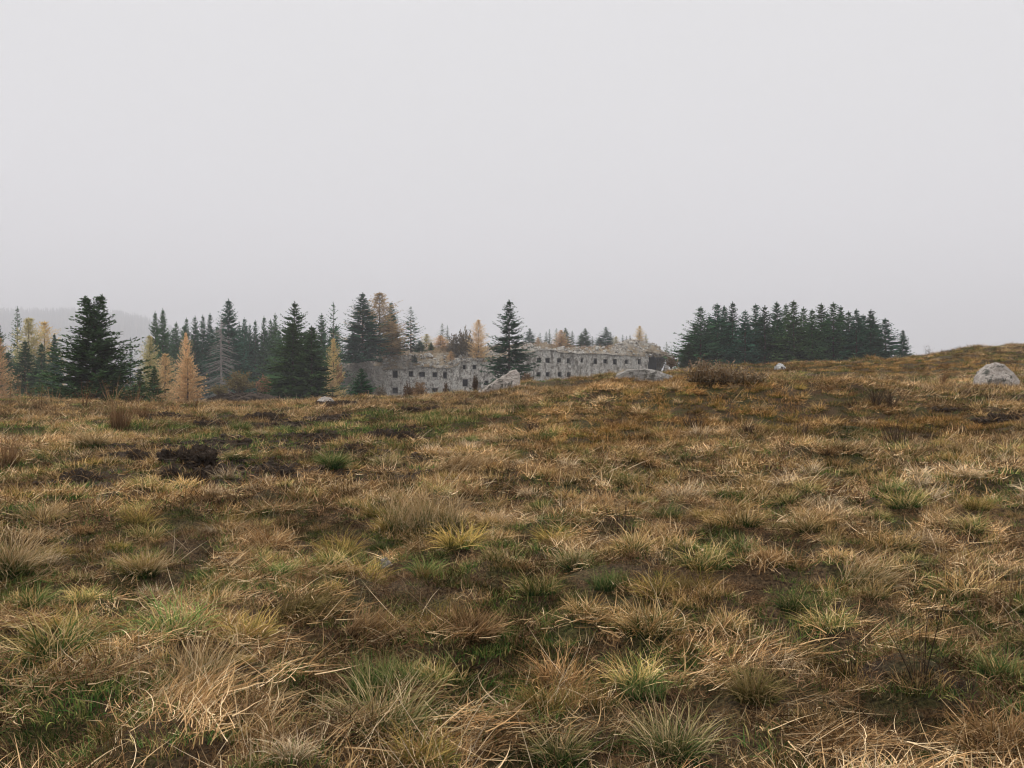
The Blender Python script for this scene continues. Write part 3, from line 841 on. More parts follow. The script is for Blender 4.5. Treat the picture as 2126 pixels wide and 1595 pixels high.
def blob_pts(rng, n, sx, sy, sz, zl=-0.3):
    p = rng.normal(0, 1, (n, 3)); p /= np.linalg.norm(p, axis=1, keepdims=True)
    p = p * np.array([sx, sy, sz]); p[:, 2] = np.maximum(p[:, 2], zl * sz)
    return [tuple(q) for q in p]

ICO = None
def stones(rng, P, rad, squash=0.7):
    global ICO
    if ICO is None:
        b_ = bmesh.new(); bmesh.ops.create_icosphere(b_, subdivisions=1, radius=1.0); b_.verts.ensure_lookup_table()
        ICO = (np.array([v_.co[:] for v_ in b_.verts]), np.array([[q.index for q in f_.verts] for f_ in b_.faces])); b_.free()
    iv_, if_ = ICO; n = len(P); k = len(iv_)
    V = iv_[None] * rng.uniform(0.55, 1.25, (n, k, 1)) * rad[:, None, None] * np.stack([rng.uniform(0.7, 1.4, n), rng.uniform(0.7, 1.2, n), rng.uniform(0.5, 1.0, n) * squash * 1.3], 1)[:, None, :]
    return (V + P[:, None, :]).reshape(-1, 3), (if_[None] + (np.arange(n) * k)[:, None, None]).reshape(-1, 3)
rgs = np.random.default_rng(55)
m_ = 900
pi_ = rgs.integers(0, SG.size, m_ * 4); okk = (WG.ravel()[pi_] > 0.2) & (WG.ravel()[pi_] < 11) & ((turf.ravel()[pi_] < 0.45) | (SG.ravel()[pi_] > s_of(1290)))
pi_ = pi_[okk][:m_]
Pst = np.stack([Xr.ravel()[pi_], Yr.ravel()[pi_], ZR.ravel()[pi_]], 1) + rgs.normal(0, 0.15, (len(pi_), 3)) * np.array([1, 1, 0.3])
v, f = stones(rgs, Pst, rgs.uniform(0.15, 0.55, len(pi_)))
o = add('rubble', mesh_np('rubble', v, f, M['wall']), fort, kind='stuff')
n = 9000
pi_ = rgs.integers(0, SG.size, n * 3); pi_ = pi_[(WG.ravel()[pi_] < 13) & (rgs.random(n * 3) < 0.25 + turf.ravel()[pi_])][:n]; n = len(pi_)
Pg = np.stack([Xr.ravel()[pi_], Yr.ravel()[pi_], ZR.ravel()[pi_]], 1) + rgs.normal(0, 0.25, (n, 3)) * np.array([1, 1, 0.1])
v, f, t, r = blades(rgs, n, Pg, rgs.uniform(0, 6.28, n), rgs.uniform(0.3, 0.8, n), 0.06, rgs.uniform(0.1, 0.9, n), rgs.uniform(0, 0.8, n), 2, 0.5)
add('roof_grass', mesh_np('roof_grass', v, f, TM['rust'], {'t': t, 'r': r}), fort, kind='stuff')

# collapsed right end: jutting roof slab, leaning pillar, dark cavern behind
def box_pts(s0, s1, o0, o1, z0, z1, dz=0.0):
    P = []
    for s in (s0, s1):
        for o in (o0, o1):
            for i, z in enumerate((z0, z1)):
                X, Y = fpos(s); P.append((float(X) + NRM[0] * o, float(Y) + NRM[1] * o, z + (dz if s == s1 else 0)))
    return P
sA, sE = s_of(1343), s_of(1396)
add('roof_slab', hull_mesh('roof_slab', box_pts(sA - 1, sE - 0.6, 0.9, -7, fz(1370, 736), fz(1370, 722), -1.3), M['roof'], 4, 0.4, 0.5, 3, 1, False), fort)
P0 = at(1391, 745, 261.0); P1 = at(1376, 781, 260.0)
pt = []
for (q, w) in ((P0, 0.55), (P1, 0.75)):
    for dx in (-w, w):
        for dy in (-0.7, 0.7): pt.append((q.x + dx, q.y + dy, q.z))
add('leaning_pillar', hull_mesh('leaning_pillar', pt, M['wall'], 3, 0.18, 0.8, 6, 1, False), fort)
add('end_wall', hull_mesh('end_wall', box_pts(sA - 1.2, s_of(1374), -5.5, -6.8, -2, fz(1370, 734)), M['void'], 3, 0.3, 0.5, 7, 0, False), fort)  # black-painted block, stands in for the cavern's inner shade
add('end_wall', hull_mesh('end_wall', box_pts(sA - 0.5, sA + 0.4, 0.3, -5.5, -2, fz(1345, 738)), M['wall'], 3, 0.25, 0.6, 8, 0, False), fort)
# rubble spill under the left end of the wall
for k, (px, py_, w, h) in enumerate([(700, 800, 34, 26), (728, 778, 36, 30), (752, 762, 30, 16), (776, 782, 20, 26)]):
    c = at(px, py_, 209 + k * 0.7); wm = w / F * 210; hm = h / F * 210
    rr_ = np.random.default_rng(400 + k)
    o = add('rubble_heap', hull_mesh('rubble_heap', blob_pts(rr_, 40, wm, 2.5, hm, -1.0), M['rock_dull'], 4, 0.55, 0.8, k + 20, 1, False), fort, loc=c)
# ------------------------------------------------------------------ the haze (a closed box of pale air)
hb = bmesh.new()
bmesh.ops.create_cube(hb, size=1.0)
for v_ in hb.verts:
    v_.co = Vector((v_.co.x * 9700, v_.co.y * 6400 + 2900, -7 + (v_.co.z + 0.5) * 440))
hm_ = bpy.data.meshes.new('haze'); hb.to_mesh(hm_); hb.free()
hz = bpy.data.materials.new('haze'); hz.use_nodes = True
hz.node_tree.nodes.clear()
ho = hz.node_tree.nodes.new('ShaderNodeOutputMaterial'); pv = hz.node_tree.nodes.new('ShaderNodeVolumePrincipled')
pv.inputs['Color'].default_value = (0.95, 0.95, 1.0, 1)
pv.inputs['Density'].default_value = 0.00042
pv.inputs['Anisotropy'].default_value = 0.0
hz.node_tree.links.new(pv.outputs[0], ho.inputs['Volume'])
try: hz.cycles.homogeneous_volume = True
except Exception: pass
hm_.materials.append(hz)
haze = add('haze', hm_, kind='stuff'); haze['label'] = 'pale mist that fades the far ridge and trees'

# ------------------------------------------------------------------ trees
T = conifer_tree
SP, LA = 'spruce_tree', 'larch_tree'
T(SP, 'twin', 195, 611, 98, 80, 'big dark bushy spruce with a forked double top, nearest of the trees', GREEN_D)
T(SP, 'spruce0', -4, 668, 26, 150, 'spruce cut off by the left picture edge', GREEN_B)
T(SP, 'airy0', 36, 636, 27, 195, 'thin misty spruce rising behind the golden larch clump at far left', GREEN_B)
T(LA, 'larch0', 60, 659, 42, 172, 'pale golden larch, left one of the clump left of the big dark spruce', PALEG)
T(LA, 'larch1', 92, 666, 34, 176, 'pale golden larch, right one of the clump left of the big dark spruce', GOLD)
T(SP, 'spruce1', 52, 706, 34, 140, 'green spruce standing in front of the left golden larch', GREYG)
T(SP, 'spruce2', 86, 712, 30, 144, 'green spruce standing in front of the right golden larch', GREYG)
T(SP, 'spruce2', 18, 730, 30, 150, 'low spruce between the picture edge and the golden larch clump', GREEN_B)
T(LA, 'larch2', -2, 700, 22, 130, 'reddish larch at the very left picture edge', ORANGE)
T(SP, 'spruce3', 113, 692, 22, 160, 'small spruce peeping out left of the big dark spruce', GREEN_B)
T(SP, 'airy1', 255, 706, 13, 190, 'slim misty spruce just right of the big dark spruce', GREYG)
T(SP, 'airy0', 271, 700, 14, 188, 'slim misty spruce beside the first yellow larch', GREYG)
T(LA, 'larch0', 311, 696, 26, 118, 'yellow-green larch, leftmost and tallest of the three larches before the wood', PALEG)
T(LA, 'larch1', 343, 733, 27, 106, 'orange larch between the yellow-green larch and the lowest orange larch', TAN)
T(LA, 'larch2', 390, 741, 38, 100, 'orange larch with the widest skirt, rightmost of the three larches before the wood', ORANGE)
T(LA, 'larch1', 386, 690, 16, 140, 'slender orange larch top poking up behind the three larches', ORANGE)
T(SP, 'spruce1', 320, 758, 20, 98, 'young green spruce between the yellow-green larch and the orange one', GREEN_D)
T(SP, 'spruce2', 290, 768, 26, 88, 'low spruce growing at the right foot of the big dark spruce', GREEN_D)
T(SP, 'spruce0', 322, 646, 21, 192, 'spruce with the left one of two joined tops behind the yellow larch', GREEN_B)
T(SP, 'spruce1', 338, 640, 24, 190, 'spruce with the right, higher one of two joined tops behind the yellow larch', GREEN_B)
for px, yt, hw, nm in [(366, 668, 20, 'first'), (387, 659, 20, 'second'), (405, 655, 20, 'third'), (421, 653, 20, 'fourth'), (436, 650, 22, 'fifth')]:
    T(SP, 'grove%d' % (px % 4), px, yt, hw, 214, nm + ' misty spruce from the left in the row ending at the dead tree', GREEN_B, 'misty spruces left of the dead tree')
T(SP, 'spruce0', 475, 620, 38, 196, 'tall pointed spruce right behind the dead grey spruce', GREEN_B)
for px, yt, hw, nm in [(507, 659, 22, 'first'), (519, 672, 16, 'second'), (530, 664, 19, 'third'), (548, 656, 20, 'fourth'), (562, 662, 18, 'fifth'), (571, 650, 20, 'sixth')]:
    T(SP, 'grove%d' % (px % 4), px, yt, hw, 224, nm + ' misty spruce from the left between the dead tree and the paired dark spruces', GREEN_B, 'misty spruces right of the dead tree')
T(SP, 'spruce3', 612, 626, 44, 158, 'tall spruce whose tip rises behind the paired dark spruces', GREEN_B)
T(SP, 'spruce1', 608, 668, 50, 126, 'broad dark spruce, left one of the dense pair in front of the wood', GREEN_D)
T(SP, 'spruce3', 647, 676, 46, 124, 'broad dark spruce, right one of the dense pair in front of the wood', GREEN_D)
T(SP, 'grove1', 668, 650, 28, 205, 'blunt misty spruce between the paired dark spruces and the slender one', GREEN_B)
T(SP, 'airy1', 692, 627, 28, 196, 'slender misty spruce with tiered branches left of the big wall-end spruce', GREEN_B)
T(LA, 'larch0', 692, 702, 19, 150, 'narrow golden larch right of the paired dark spruces', GOLD)
T(SP, 'spruce1', 753, 607, 36, 204, 'tallest dense spruce at the left end of the fort, touching the big larch', GREEN_B, base_py=748)
T(SP, 'spruce2', 733, 690, 22, 202, 'lower spruce hugging the left foot of the tallest dense spruce', GREEN_B, base_py=752)
T(LA, 'larch0', 788, 607, 42, 212, 'big tawny larch on the fort roof beside the tallest spruce', TAN, base_py=731)
T(LA, 'larch1', 815, 668, 28, 214, 'spreading lower larch at the right side of the big tawny larch', TAN, base_py=731)
T(SP, 'spruce2', 812, 627, 22, 220, 'spruce half hidden behind the big tawny larch', GREEN_B, base_py=731)
T(SP, 'airy0', 853, 636, 22, 213, 'lone tiered spruce on the fort roof with open gappy branches', GREEN_B, base_py=729)
T(SP, 'spruce1', 872, 706, 12, 214, 'small bushy spruce at the right foot of the lone tiered spruce', GREEN_B, base_py=729)
T(LA, 'larch2', 886, 693, 15, 232, 'pale small larch just right of the lone tiered spruce', PALEG, base_py=727)
T(SP, 'grove0', 895, 709, 6, 216, 'tiny spruce between two small larches on the fort roof', GREEN_B, base_py=727)
T(SP, 'airy1', 918, 671, 13, 246, 'small faraway spruce top behind the pale larches on the fort roof', GREYG, base_py=726)
T(SP, 'airy0', 929, 675, 8, 246, 'thin faraway spruce tip next to another behind the roof larches', GREYG, base_py=726)
T(LA, 'larch0', 914, 696, 18, 228, 'small orange larch left of the grey-brown bush on the fort roof', ORANGE, base_py=727)
T(LA, 'larch1', 993, 663, 19, 224, 'orange larch on the fort roof nearest left of the tall lone spruce', TAN, base_py=752)
T(LA, 'larch2', 936, 728, 7, 217, 'tiny orange larch seedling on the rubble slope of the fort roof', ORANGE, base_py=748)
T(SP, 'grove2', 861, 735, 6, 215, 'tiny spruce seedling on the rubble slope, upper one', GREEN_B, base_py=752)
T(SP, 'grove3', 789, 738, 6, 213, 'tiny spruce seedling on the rubble slope at the left end of the fort', GREEN_B, base_py=752)
T(SP, 'young', 750, 764, 30, 112, 'young bright green spruce in front of the left end of the fort', GREEN_Y)
T(SP, 'stately', 1057, 622, 46, 150, 'tall lone spruce standing before the middle of the fort', GREEN_D)
for px, yt, hw, nm in [(1100, 681, 11, 'first'), (1121, 690, 8, 'second'), (1134, 688, 8, 'third'), (1141, 683, 9, 'fourth'), (1155, 681, 9, 'fifth'), (1174, 680, 13, 'sixth'), (1188, 686, 9, 'seventh'),
                       (1207, 690, 10, 'eighth'), (1215, 681, 13, 'ninth'), (1230, 698, 7, 'tenth'), (1244, 699, 10, 'eleventh'), (1258, 678, 13, 'twelfth'), (1268, 690, 9, 'thirteenth'), (1293, 694, 6, 'fourteenth'), (1301, 697, 6, 'fifteenth'), (1308, 694, 6, 'sixteenth')]:
    T(SP, 'grove%d' % (px % 4) if hw > 9 else 'airy%d' % (px % 2), px, yt, hw * 1.15, 285, nm + ' small spruce from the left along the skyline behind the far wall of the fort', GREEN_B, 'spruces behind the far wall of the fort', base_py=726)
T(LA, 'larch0', 1165, 685, 15, 250, 'orange larch on the roof of the far wall, among the skyline spruces', ORANGE, base_py=722)
T(LA, 'larch2', 1117, 700, 7, 255, 'low orange larch on the far roof beside the lone spruce', TAN, base_py=720)
T(LA, 'larch1', 1279, 698, 9, 283, 'pale yellow low larch on the skyline left of the rubble hump', PALEG, base_py=726)
T(LA, 'larch0', 1328, 676, 10, 280, 'yellow larch standing on the rubble hump at the right end of the fort', GOLD, base_py=712)
T(SP, 'airy1', 1341, 692, 6, 282, 'tiny spruce just right of the yellow larch on the rubble hump', GREYG, base_py=715)
T(SP, 'airy0', 1384, 709, 8, 275, 'grey thin tree beyond the collapsed right end of the fort', GREYG, base_py=760)
GR = [(1430, 712, 22), (1443, 668, 24), (1455, 636, 24), (1474, 655, 22), (1489, 629, 22), (1504, 634, 20), (1521, 626, 19), (1547, 643, 21), (1569, 630, 20), (1588, 634, 22), (1613, 626, 22), (1632, 630, 20),
      (1648, 623, 22), (1668, 637, 20), (1686, 641, 20), (1705, 629, 22), (1730, 627, 24), (1746, 634, 20), (1762, 645, 20), (1778, 641, 22), (1792, 652, 20), (1808, 642, 22), (1838, 660, 27)]
ORD = ['first', 'second', 'third', 'fourth', 'fifth', 'sixth', 'seventh', 'eighth', 'ninth', 'tenth', 'eleventh', 'twelfth', 'thirteenth', 'fourteenth', 'fifteenth', 'sixteenth', 'seventeenth', 'eighteenth', 'nineteenth', 'twentieth', 'twenty-first', 'twenty-second', 'last']
for i, (px, yt, hw) in enumerate(GR):
    T(SP, 'grove%d' % ((i * 3) % 4) if i % 5 else 'spruce2', px, yt, hw * 1.65, 150 + (i * 7) % 12, ORD[i] + ' spruce top counted from the left in the dense grove behind the hill', GREEN_B if i % 3 else GREEN_D, 'dense spruce grove behind the hill')
T(SP, 'spruce0', 1875, 684, 22, 150, 'small lone spruce at the right end of the dense grove', GREYG)
# deeper ranks of the woods, seen only in the gaps
rgw = np.random.default_rng(77)
for k in range(22):
    px = 345 + k * 17 + rgw.uniform(-5, 5)
    T(SP, 'grove%d' % (k % 4), px, rgw.uniform(672, 700), 26, 236 + rgw.uniform(0, 14), 'dark spruce deep in the misty wood, seen only between the front trees', GREEN_B, 'deep ranks of the misty wood')
for k in range(12):
    px = 1450 + k * 33 + rgw.uniform(-6, 6)
    T(SP, 'grove%d' % (k % 4), px, rgw.uniform(648, 672), 30, 166 + rgw.uniform(0, 8), 'dark spruce deep inside the hill grove, seen only between its front trees', GREEN_B, 'deep ranks of the hill grove')

# the dead spruce
def dead_spruce(px, ytop, ybase, hw, d):
    b = at(px, ybase, d); zb = H1(b.x, b.y)
    Hh = at(px, ytop, d).z - zb; rad = hw / F * d
    e_ = add('dead_spruce', None, loc=(b.x, b.y, zb), label='bare grey dead spruce with drooping leafless branches in front of the wood', cat='tree')
    z = np.linspace(-0.3, Hh, 12)
    v, f, _, _ = tube(np.stack([0.05 * np.sin(z * 0.5), 0 * z, z], 1), 0.28 * (1 - z / (Hh + 1)) + 0.03, 7)
    add('trunk', mesh_np('dead_trunk', v, f, M['deadwood'], smooth_shade=True), e_)
    rg = np.random.default_rng(9); parts = []
    for k in range(150):
        u = rg.uniform(0.06, 0.97); az = rg.uniform(0, 6.28); L = rad * (1 - u) ** 0.75 * rg.uniform(0.6, 1.15) + 0.3
        t = np.linspace(0, 1, 6)
        zz = u * Hh + L * (0.05 * t - 0.55 * t ** 2 + 0.30 * t ** 4)
        P = np.stack([np.cos(az) * L * t, np.sin(az) * L * t, zz], 1)
        parts.append(tube(P, 0.05 * (1 - t) + 0.016, 3))
        for q in range(5):
            tt = rg.uniform(0.35, 0.95); i0 = tt * L
            a2 = az + rg.choice([-1, 1]) * rg.uniform(0.5, 1.0); l2 = L * 0.25 * rg.uniform(0.5, 1.2)
            B = np.array([np.cos(az) * i0, np.sin(az) * i0, u * Hh + L * (0.05 * tt - 0.55 * tt ** 2 + 0.30 * tt ** 4)])
            E = B + np.array([np.cos(a2) * l2, np.sin(a2) * l2, -l2 * 0.5])
            parts.append(tube([B, E], [0.024, 0.012], 3))
    v, f, _, _ = join(parts)
    add('branches', mesh_np('dead_branches', v, f, M['deadwood']), e_, kind='stuff')
dead_spruce(459, 664, 800, 60, 184)

# shrubs in the hollow and on the fort
shrub('autumn_bush', 497, 815, 767, 44, 140, 'rounded olive-brown bush at the foot of the dead grey spruce', OLIVE, 0)
shrub('autumn_bush', 549, 820, 774, 24, 145, 'reddish tan bush between the rounded bush and the paired dark spruces', RUST, 1)
shrub('autumn_bush', 455, 822, 796, 26, 128, 'low dark olive bush left of the rounded bush below the dead spruce', OLIVE, 2)
shrub('autumn_bush', 950, 748, 682, 30, 222, 'grey-brown bare-looking bush among the larches on the fort roof', (0.17, 0.135, 0.09, 1), 1)
shrub('autumn_bush', 968, 745, 678, 22, 226, 'pale thin bush touching the orange larch on the fort roof', (0.22, 0.185, 0.13, 1), 2)
shrub('autumn_bush', 704, 800, 752, 13, 150, 'reddish brown shrub right of the narrow golden larch, before the rubble', RUST, 0)
shrub('autumn_bush', 690, 812, 768, 16, 140, 'tan shrub at the right foot of the paired dark spruces', TAN, 2)
shrub('weed_bush', 868, 832, 786, 26, 70, 'dry tan weed bush in front of the lower left windows', (0.25, 0.165, 0.10, 1), 1)
shrub('weed_bush', 846, 834, 792, 14, 68, 'twiggy brown weed left of the dry tan weed bush before the fort', (0.15, 0.095, 0.06, 1), 2)
shrub('weed_bush', 926, 830, 790, 10, 66, 'thin upright brown weed before the middle of the left fort wall', (0.13, 0.085, 0.055, 1), 0)
shrub('weed_bush', 987, 815, 772, 9, 58, 'dark upright weed just left of the wedge-shaped boulder', (0.11, 0.075, 0.05, 1), 1)
shrub('autumn_bush', 790, 833, 800, 22, 90, 'grey brushwood to the right of the young bright green spruce', (0.17, 0.14, 0.105, 1), 2)
shrub('autumn_bush', 1094, 797, 772, 20, 90, 'low brown brush at the right foot of the tall lone spruce', (0.19, 0.125, 0.075, 1), 0)
shrub('autumn_bush', 1394, 765, 735, 16, 120, 'dead brown brush beside the collapsed right end of the fort', (0.18, 0.125, 0.08, 1), 1)

# heap of dead branches in the hollow
def brush_heap(px, py_, w, h, d, label, seed):
    p = at(px, py_, d); wm = w / F * d; hm = h / F * d
    rg = np.random.default_rng(seed)
    e_ = add('brush_heap', None, loc=p, label=label, cat='brush heap')
    add('heap', hull_mesh('brush_mound', blob_pts(rg, 40, wm, 2.0, hm, -0.6), M['brush'], 4, 0.35, 2.5, seed, 1, False), e_)
    n = 520; parts = []
    for k in range(n):
        a = rg.uniform(0, 6.28); r_ = math.sqrt(rg.random()) * 0.95
        bx, by = r_ * math.cos(a) * wm, r_ * math.sin(a) * 2.0
        bz = hm * math.sqrt(max(0.05, 1 - r_ * r_)) + rg.uniform(-0.1, 0.12)
        th = rg.normal(0, 0.5) + (math.pi if rg.random() < 0.5 else 0); L = rg.uniform(0.4, 1.3)
        parts.append(tube([(bx, by, bz), (bx + math.cos(th) * L * 0.5, by + math.sin(th) * L * 0.3, bz + rg.uniform(-0.05, 0.2)), (bx + math.cos(th) * L, by + math.sin(th) * L * 0.6, bz - 0.12)], [0.055, 0.05, 0.03], 3))
    v, f, _, _ = join(parts)
    add('branches', mesh_np('brush_branches', v, f, M['bark']), e_, kind='stuff')
brush_heap(505, 834, 60, 15, 92, 'grey heap of dead branches behind the meadow edge below the rounded bush', 31)

# far wood on the misty ridge
rgd = np.random.default_rng(12)
parts = []
for k in range(5200):
    yy = rgd.uniform(3600, 5400); xx = yy * math.tan(rgd.uniform(-0.60, -0.17))
    zz = H1(xx, yy) if k < 0 else 0
    parts.append((xx, yy))
pp = np.array(parts); zz = height(pp[:, 0], pp[:, 1])
Vd, Fd, off = [], [], 0
for (xx, yy), z in zip(pp, zz):
    hgt = rgd.uniform(22, 42); rad = hgt * rgd.uniform(0.14, 0.2)
    for lv in range(4):
        zb_ = z + hgt * (0.05 + 0.23 * lv); zt = z + hgt * (0.42 + 0.195 * lv); rr = rad * (1 - 0.22 * lv)
        a = rgd.uniform(0, 6.28) + np.arange(6) / 6 * 6.283
        rj = rr * rgd.uniform(0.6, 1.2, 6)
        Vd.append(np.concatenate([np.stack([xx + rj * np.cos(a), yy + rj * np.sin(a), np.full(6, zb_)], 1), [[xx, yy, zt]]]))
        Fd.append(np.array([(off + i, off + (i + 1) % 6, off + 6) for i in range(6)])); off += 7
me = mesh_np('distant_forest', np.concatenate(Vd), np.concatenate(Fd), None)
n_ = NT('distant_needles'); rgb_ = n_.noise(0.05, 3, 0.6, n_.n('TexCoord').outputs['Object'])
n_.leaf(n_.ramp(rgb_, [(0.3, (0.025, 0.038, 0.024)), (0.7, (0.045, 0.055, 0.032))]), 0.05)
me.materials.append(n_.m)
o = add('distant_forest', me, kind='stuff'); o['label'] = 'misty conifer wood covering the far ridge'

# ------------------------------------------------------------------ boulders
def boulder(name, px, py_, label, pts, mat, cuts=4, amp=0.05, sc=1.8, seed=0, d=None, sink=0.05, scale=1.0, rz=0.0):
    p = gp(px, py_) if d is None else at(px, py_, d)
    if d is not None: p.z = min(p.z, H1(p.x, p.y) + 0.02)
    me_ = hull_mesh(name, pts, M[mat], cuts, amp * 0.9, sc, seed, 0, False)
    return add(name, me_, loc=(p.x, p.y, p.z - sink), rz=rz, scale=scale, label=label, cat='rock')
wedge = [(-0.95, -0.25, -0.2), (-0.95, 0.3, -0.2), (-0.9, 0.0, 0.08), (-0.45, -0.36, 0.24), (-0.45, 0.35, 0.3), (0.05, -0.4, 0.5), (0.05, 0.3, 0.58), (0.42, -0.2, 0.84), (0.45, 0.2, 0.86), (0.62, -0.18, 0.93), (0.68, 0.12, 0.94),
         (0.83, -0.18, 0.8), (0.84, 0.1, 0.8), (0.82, -0.4, 0.3), (0.84, 0.35, 0.3), (0.85, -0.45, -0.2), (0.85, 0.4, -0.2)]
boulder('boulder', 1038, 811, 'pale wedge-shaped boulder rising to a rounded tip, in front of the fort', wedge, 'rock_pink', 4, 0.06, 2.2, 1, scale=0.98)
slab = [(-1.45, -0.5, -0.2), (-1.4, 0.5, -0.2), (-1.35, -0.4, 0.32), (-1.25, 0.3, 0.42), (-0.8, -0.35, 0.58), (-0.7, 0.4, 0.62), (0.1, -0.4, 0.62), (0.2, 0.4, 0.66), (0.8, -0.2, 0.5), (0.9, 0.4, 0.56), (1.5, 0.1, 0.30), (1.55, 0.4, 0.28), (1.2, -0.4, 0.1), (1.5, -0.3, -0.2), (1.6, 0.5, -0.2)]
boulder('boulder', 1334, 793, 'long flat-topped grey boulder lying before the right end of the fort', slab, 'rock_grey', 4, 0.06, 1.8, 2, scale=0.84, sink=0.0)
big = [(-1.02, -0.4, -0.2), (-1.05, 0.4, -0.2), (-0.92, -0.35, 0.15), (-0.72, -0.3, 0.52), (-0.6, 0.35, 0.75), (-0.42, -0.25, 0.85), (-0.3, 0.2, 1.08), (-0.05, -0.18, 1.18), (0.2, 0.2, 1.19), (0.42, -0.1, 1.08), (0.62, 0.2, 0.86), (0.78, -0.2, 0.72),
       (1.0, 0.1, 0.62), (1.02, -0.15, 0.48), (0.85, -0.4, 0.1), (0.9, 0.5, -0.2), (0.9, -0.5, -0.2), (-0.2, -0.6, 0.5), (0.4, -0.6, 0.4)]
boulder('boulder', 2064, 806, 'big rounded boulder, pink above and lichened grey below, at the right edge', big, 'rock_pink', 5, 0.05, 2.0, 3, scale=0.74)
rw = np.random.default_rng(3)
boulder('stone', 1619, 768, 'small white stone with black lichen blotches on the hillside below the grove', blob_pts(rw, 26, 0.28, 0.25, 0.42, -0.3), 'rock_white', 3, 0.06, 4, 4)
boulder('stone', 1404, 790, 'low pale flat stone just right of the long flat-topped boulder', blob_pts(rw, 26, 0.30, 0.2, 0.14), 'rock_dull', 3, 0.03, 4, 5)
boulder('stone', 1372, 777, 'thin pale stone edge behind the right end of the long boulder', blob_pts(rw, 22, 0.34, 0.2, 0.13), 'rock_dull', 3, 0.03, 4, 6)
boulder('stone', 676, 838, 'pale stone lying on an earth heap at the meadow edge below the young spruce', blob_pts(rw, 26, 0.36, 0.3, 0.34, -0.2), 'rock_pink', 3, 0.04, 4, 7)
boulder('stone', 948, 820, 'small half-buried stone on the crest left of the wedge-shaped boulder', blob_pts(rw, 22, 0.2, 0.18, 0.12), 'rock_dull', 3, 0.03, 4, 8)
boulder('stone', 962, 812, 'long low pale stone below the largest fort window', blob_pts(rw, 22, 0.55, 0.2, 0.2), 'rock_pink', 3, 0.03, 4, 9, d=50)
boulder('stone', 803, 1176, 'small knobbly grey stone lying alone in the near grass', blob_pts(rw, 22, 0.05, 0.05, 0.085, -0.2), 'rock_dull', 4, 0.028, 14, 10, sink=0.01)

# ------------------------------------------------------------------ earth heaps
for i, (p, wm, hh, lab) in enumerate(_soil_things):
    rg = np.random.default_rng(600 + i)
    pts = []
    for k in range(5):
        ox = rg.uniform(-0.36, 0.36) * wm; oy = rg.uniform(-0.2, 0.2) * wm; hz_ = hh * rg.uniform(0.55, 1.0)
        pts += [(ox + a * 0.16 * wm, oy + b * 0.14 * wm, hz_ * 0.8) for a in (-1, 1) for b in (-1, 1)] + [(ox, oy, hz_)]
    pts += [(math.cos(a) * wm * 0.52, math.sin(a) * max(wm * 0.32, 0.2), -0.08) for a in np.linspace(0, 6.28, 10)]
    me_ = hull_mesh('earth_heap', pts, M['soil'], 4, min(0.11, 0.05 + hh * 0.25), 7.0, i, 1, False)
    e_ = add('earth_heap', me_, loc=(p.x, p.y, p.z - 0.03), label=lab, cat='earth heap', group='heaps of rooted-up earth in the meadow')
    n = 70
    cp = disc(rg, n, wm * 0.85, 0.6); cp[:, 2] = rg.uniform(-0.02, 0.03, n)
    v, f = stones(rg, cp, rg.uniform(0.02, 0.085, n) * (0.6 + wm * 0.4))
    add('clods', mesh_np('clods', v, f, M['soil']), e_, kind='stuff')
    n = 110
    b = disc(rg, n, wm * 0.6, 0.6); b[:, 2] = rg.uniform(0.0, hh * 0.9, n) * (1 - (b[:, 0] / (wm * 0.55)) ** 2)
    dsc = p.y / 25
    v, f, t, r = blades(rg, n, b, rg.uniform(0, 6.28, n), rg.uniform(0.12, 0.34, n), 0.008 + 0.008 * dsc, rg.uniform(0.5, 1.5, n), rg.uniform(0, 0.9, n), 3, 0.8)
    add('clinging_grass', mesh_np('clinging_grass', v, f, TM['brown'], {'t': t, 'r': r}), e_, kind='stuff')

# loose clods and torn turf all over the churned band
rgc = np.random.default_rng(321)
cx_ = rgc.uniform(-14, -0.5, 26000); cy_ = rgc.uniform(11, 34, 26000)
ck = churn(cx_, cy_) > rgc.uniform(0.25, 1.0, 26000); cx_, cy_ = cx_[ck][:5000], cy_[ck][:5000]
v, f = stones(rgc, np.stack([cx_, cy_, surf(cx_, cy_) + 0.01], 1), rgc.uniform(0.02, 0.11, len(cx_)) * rgc.uniform(0.5, 1, len(cx_)))
o = add('soil_clods', mesh_np('soil_clods', v, f, M['soil']), kind='stuff'); o['label'] = 'loose dark clods of churned-up soil scattered over the left of the meadow'

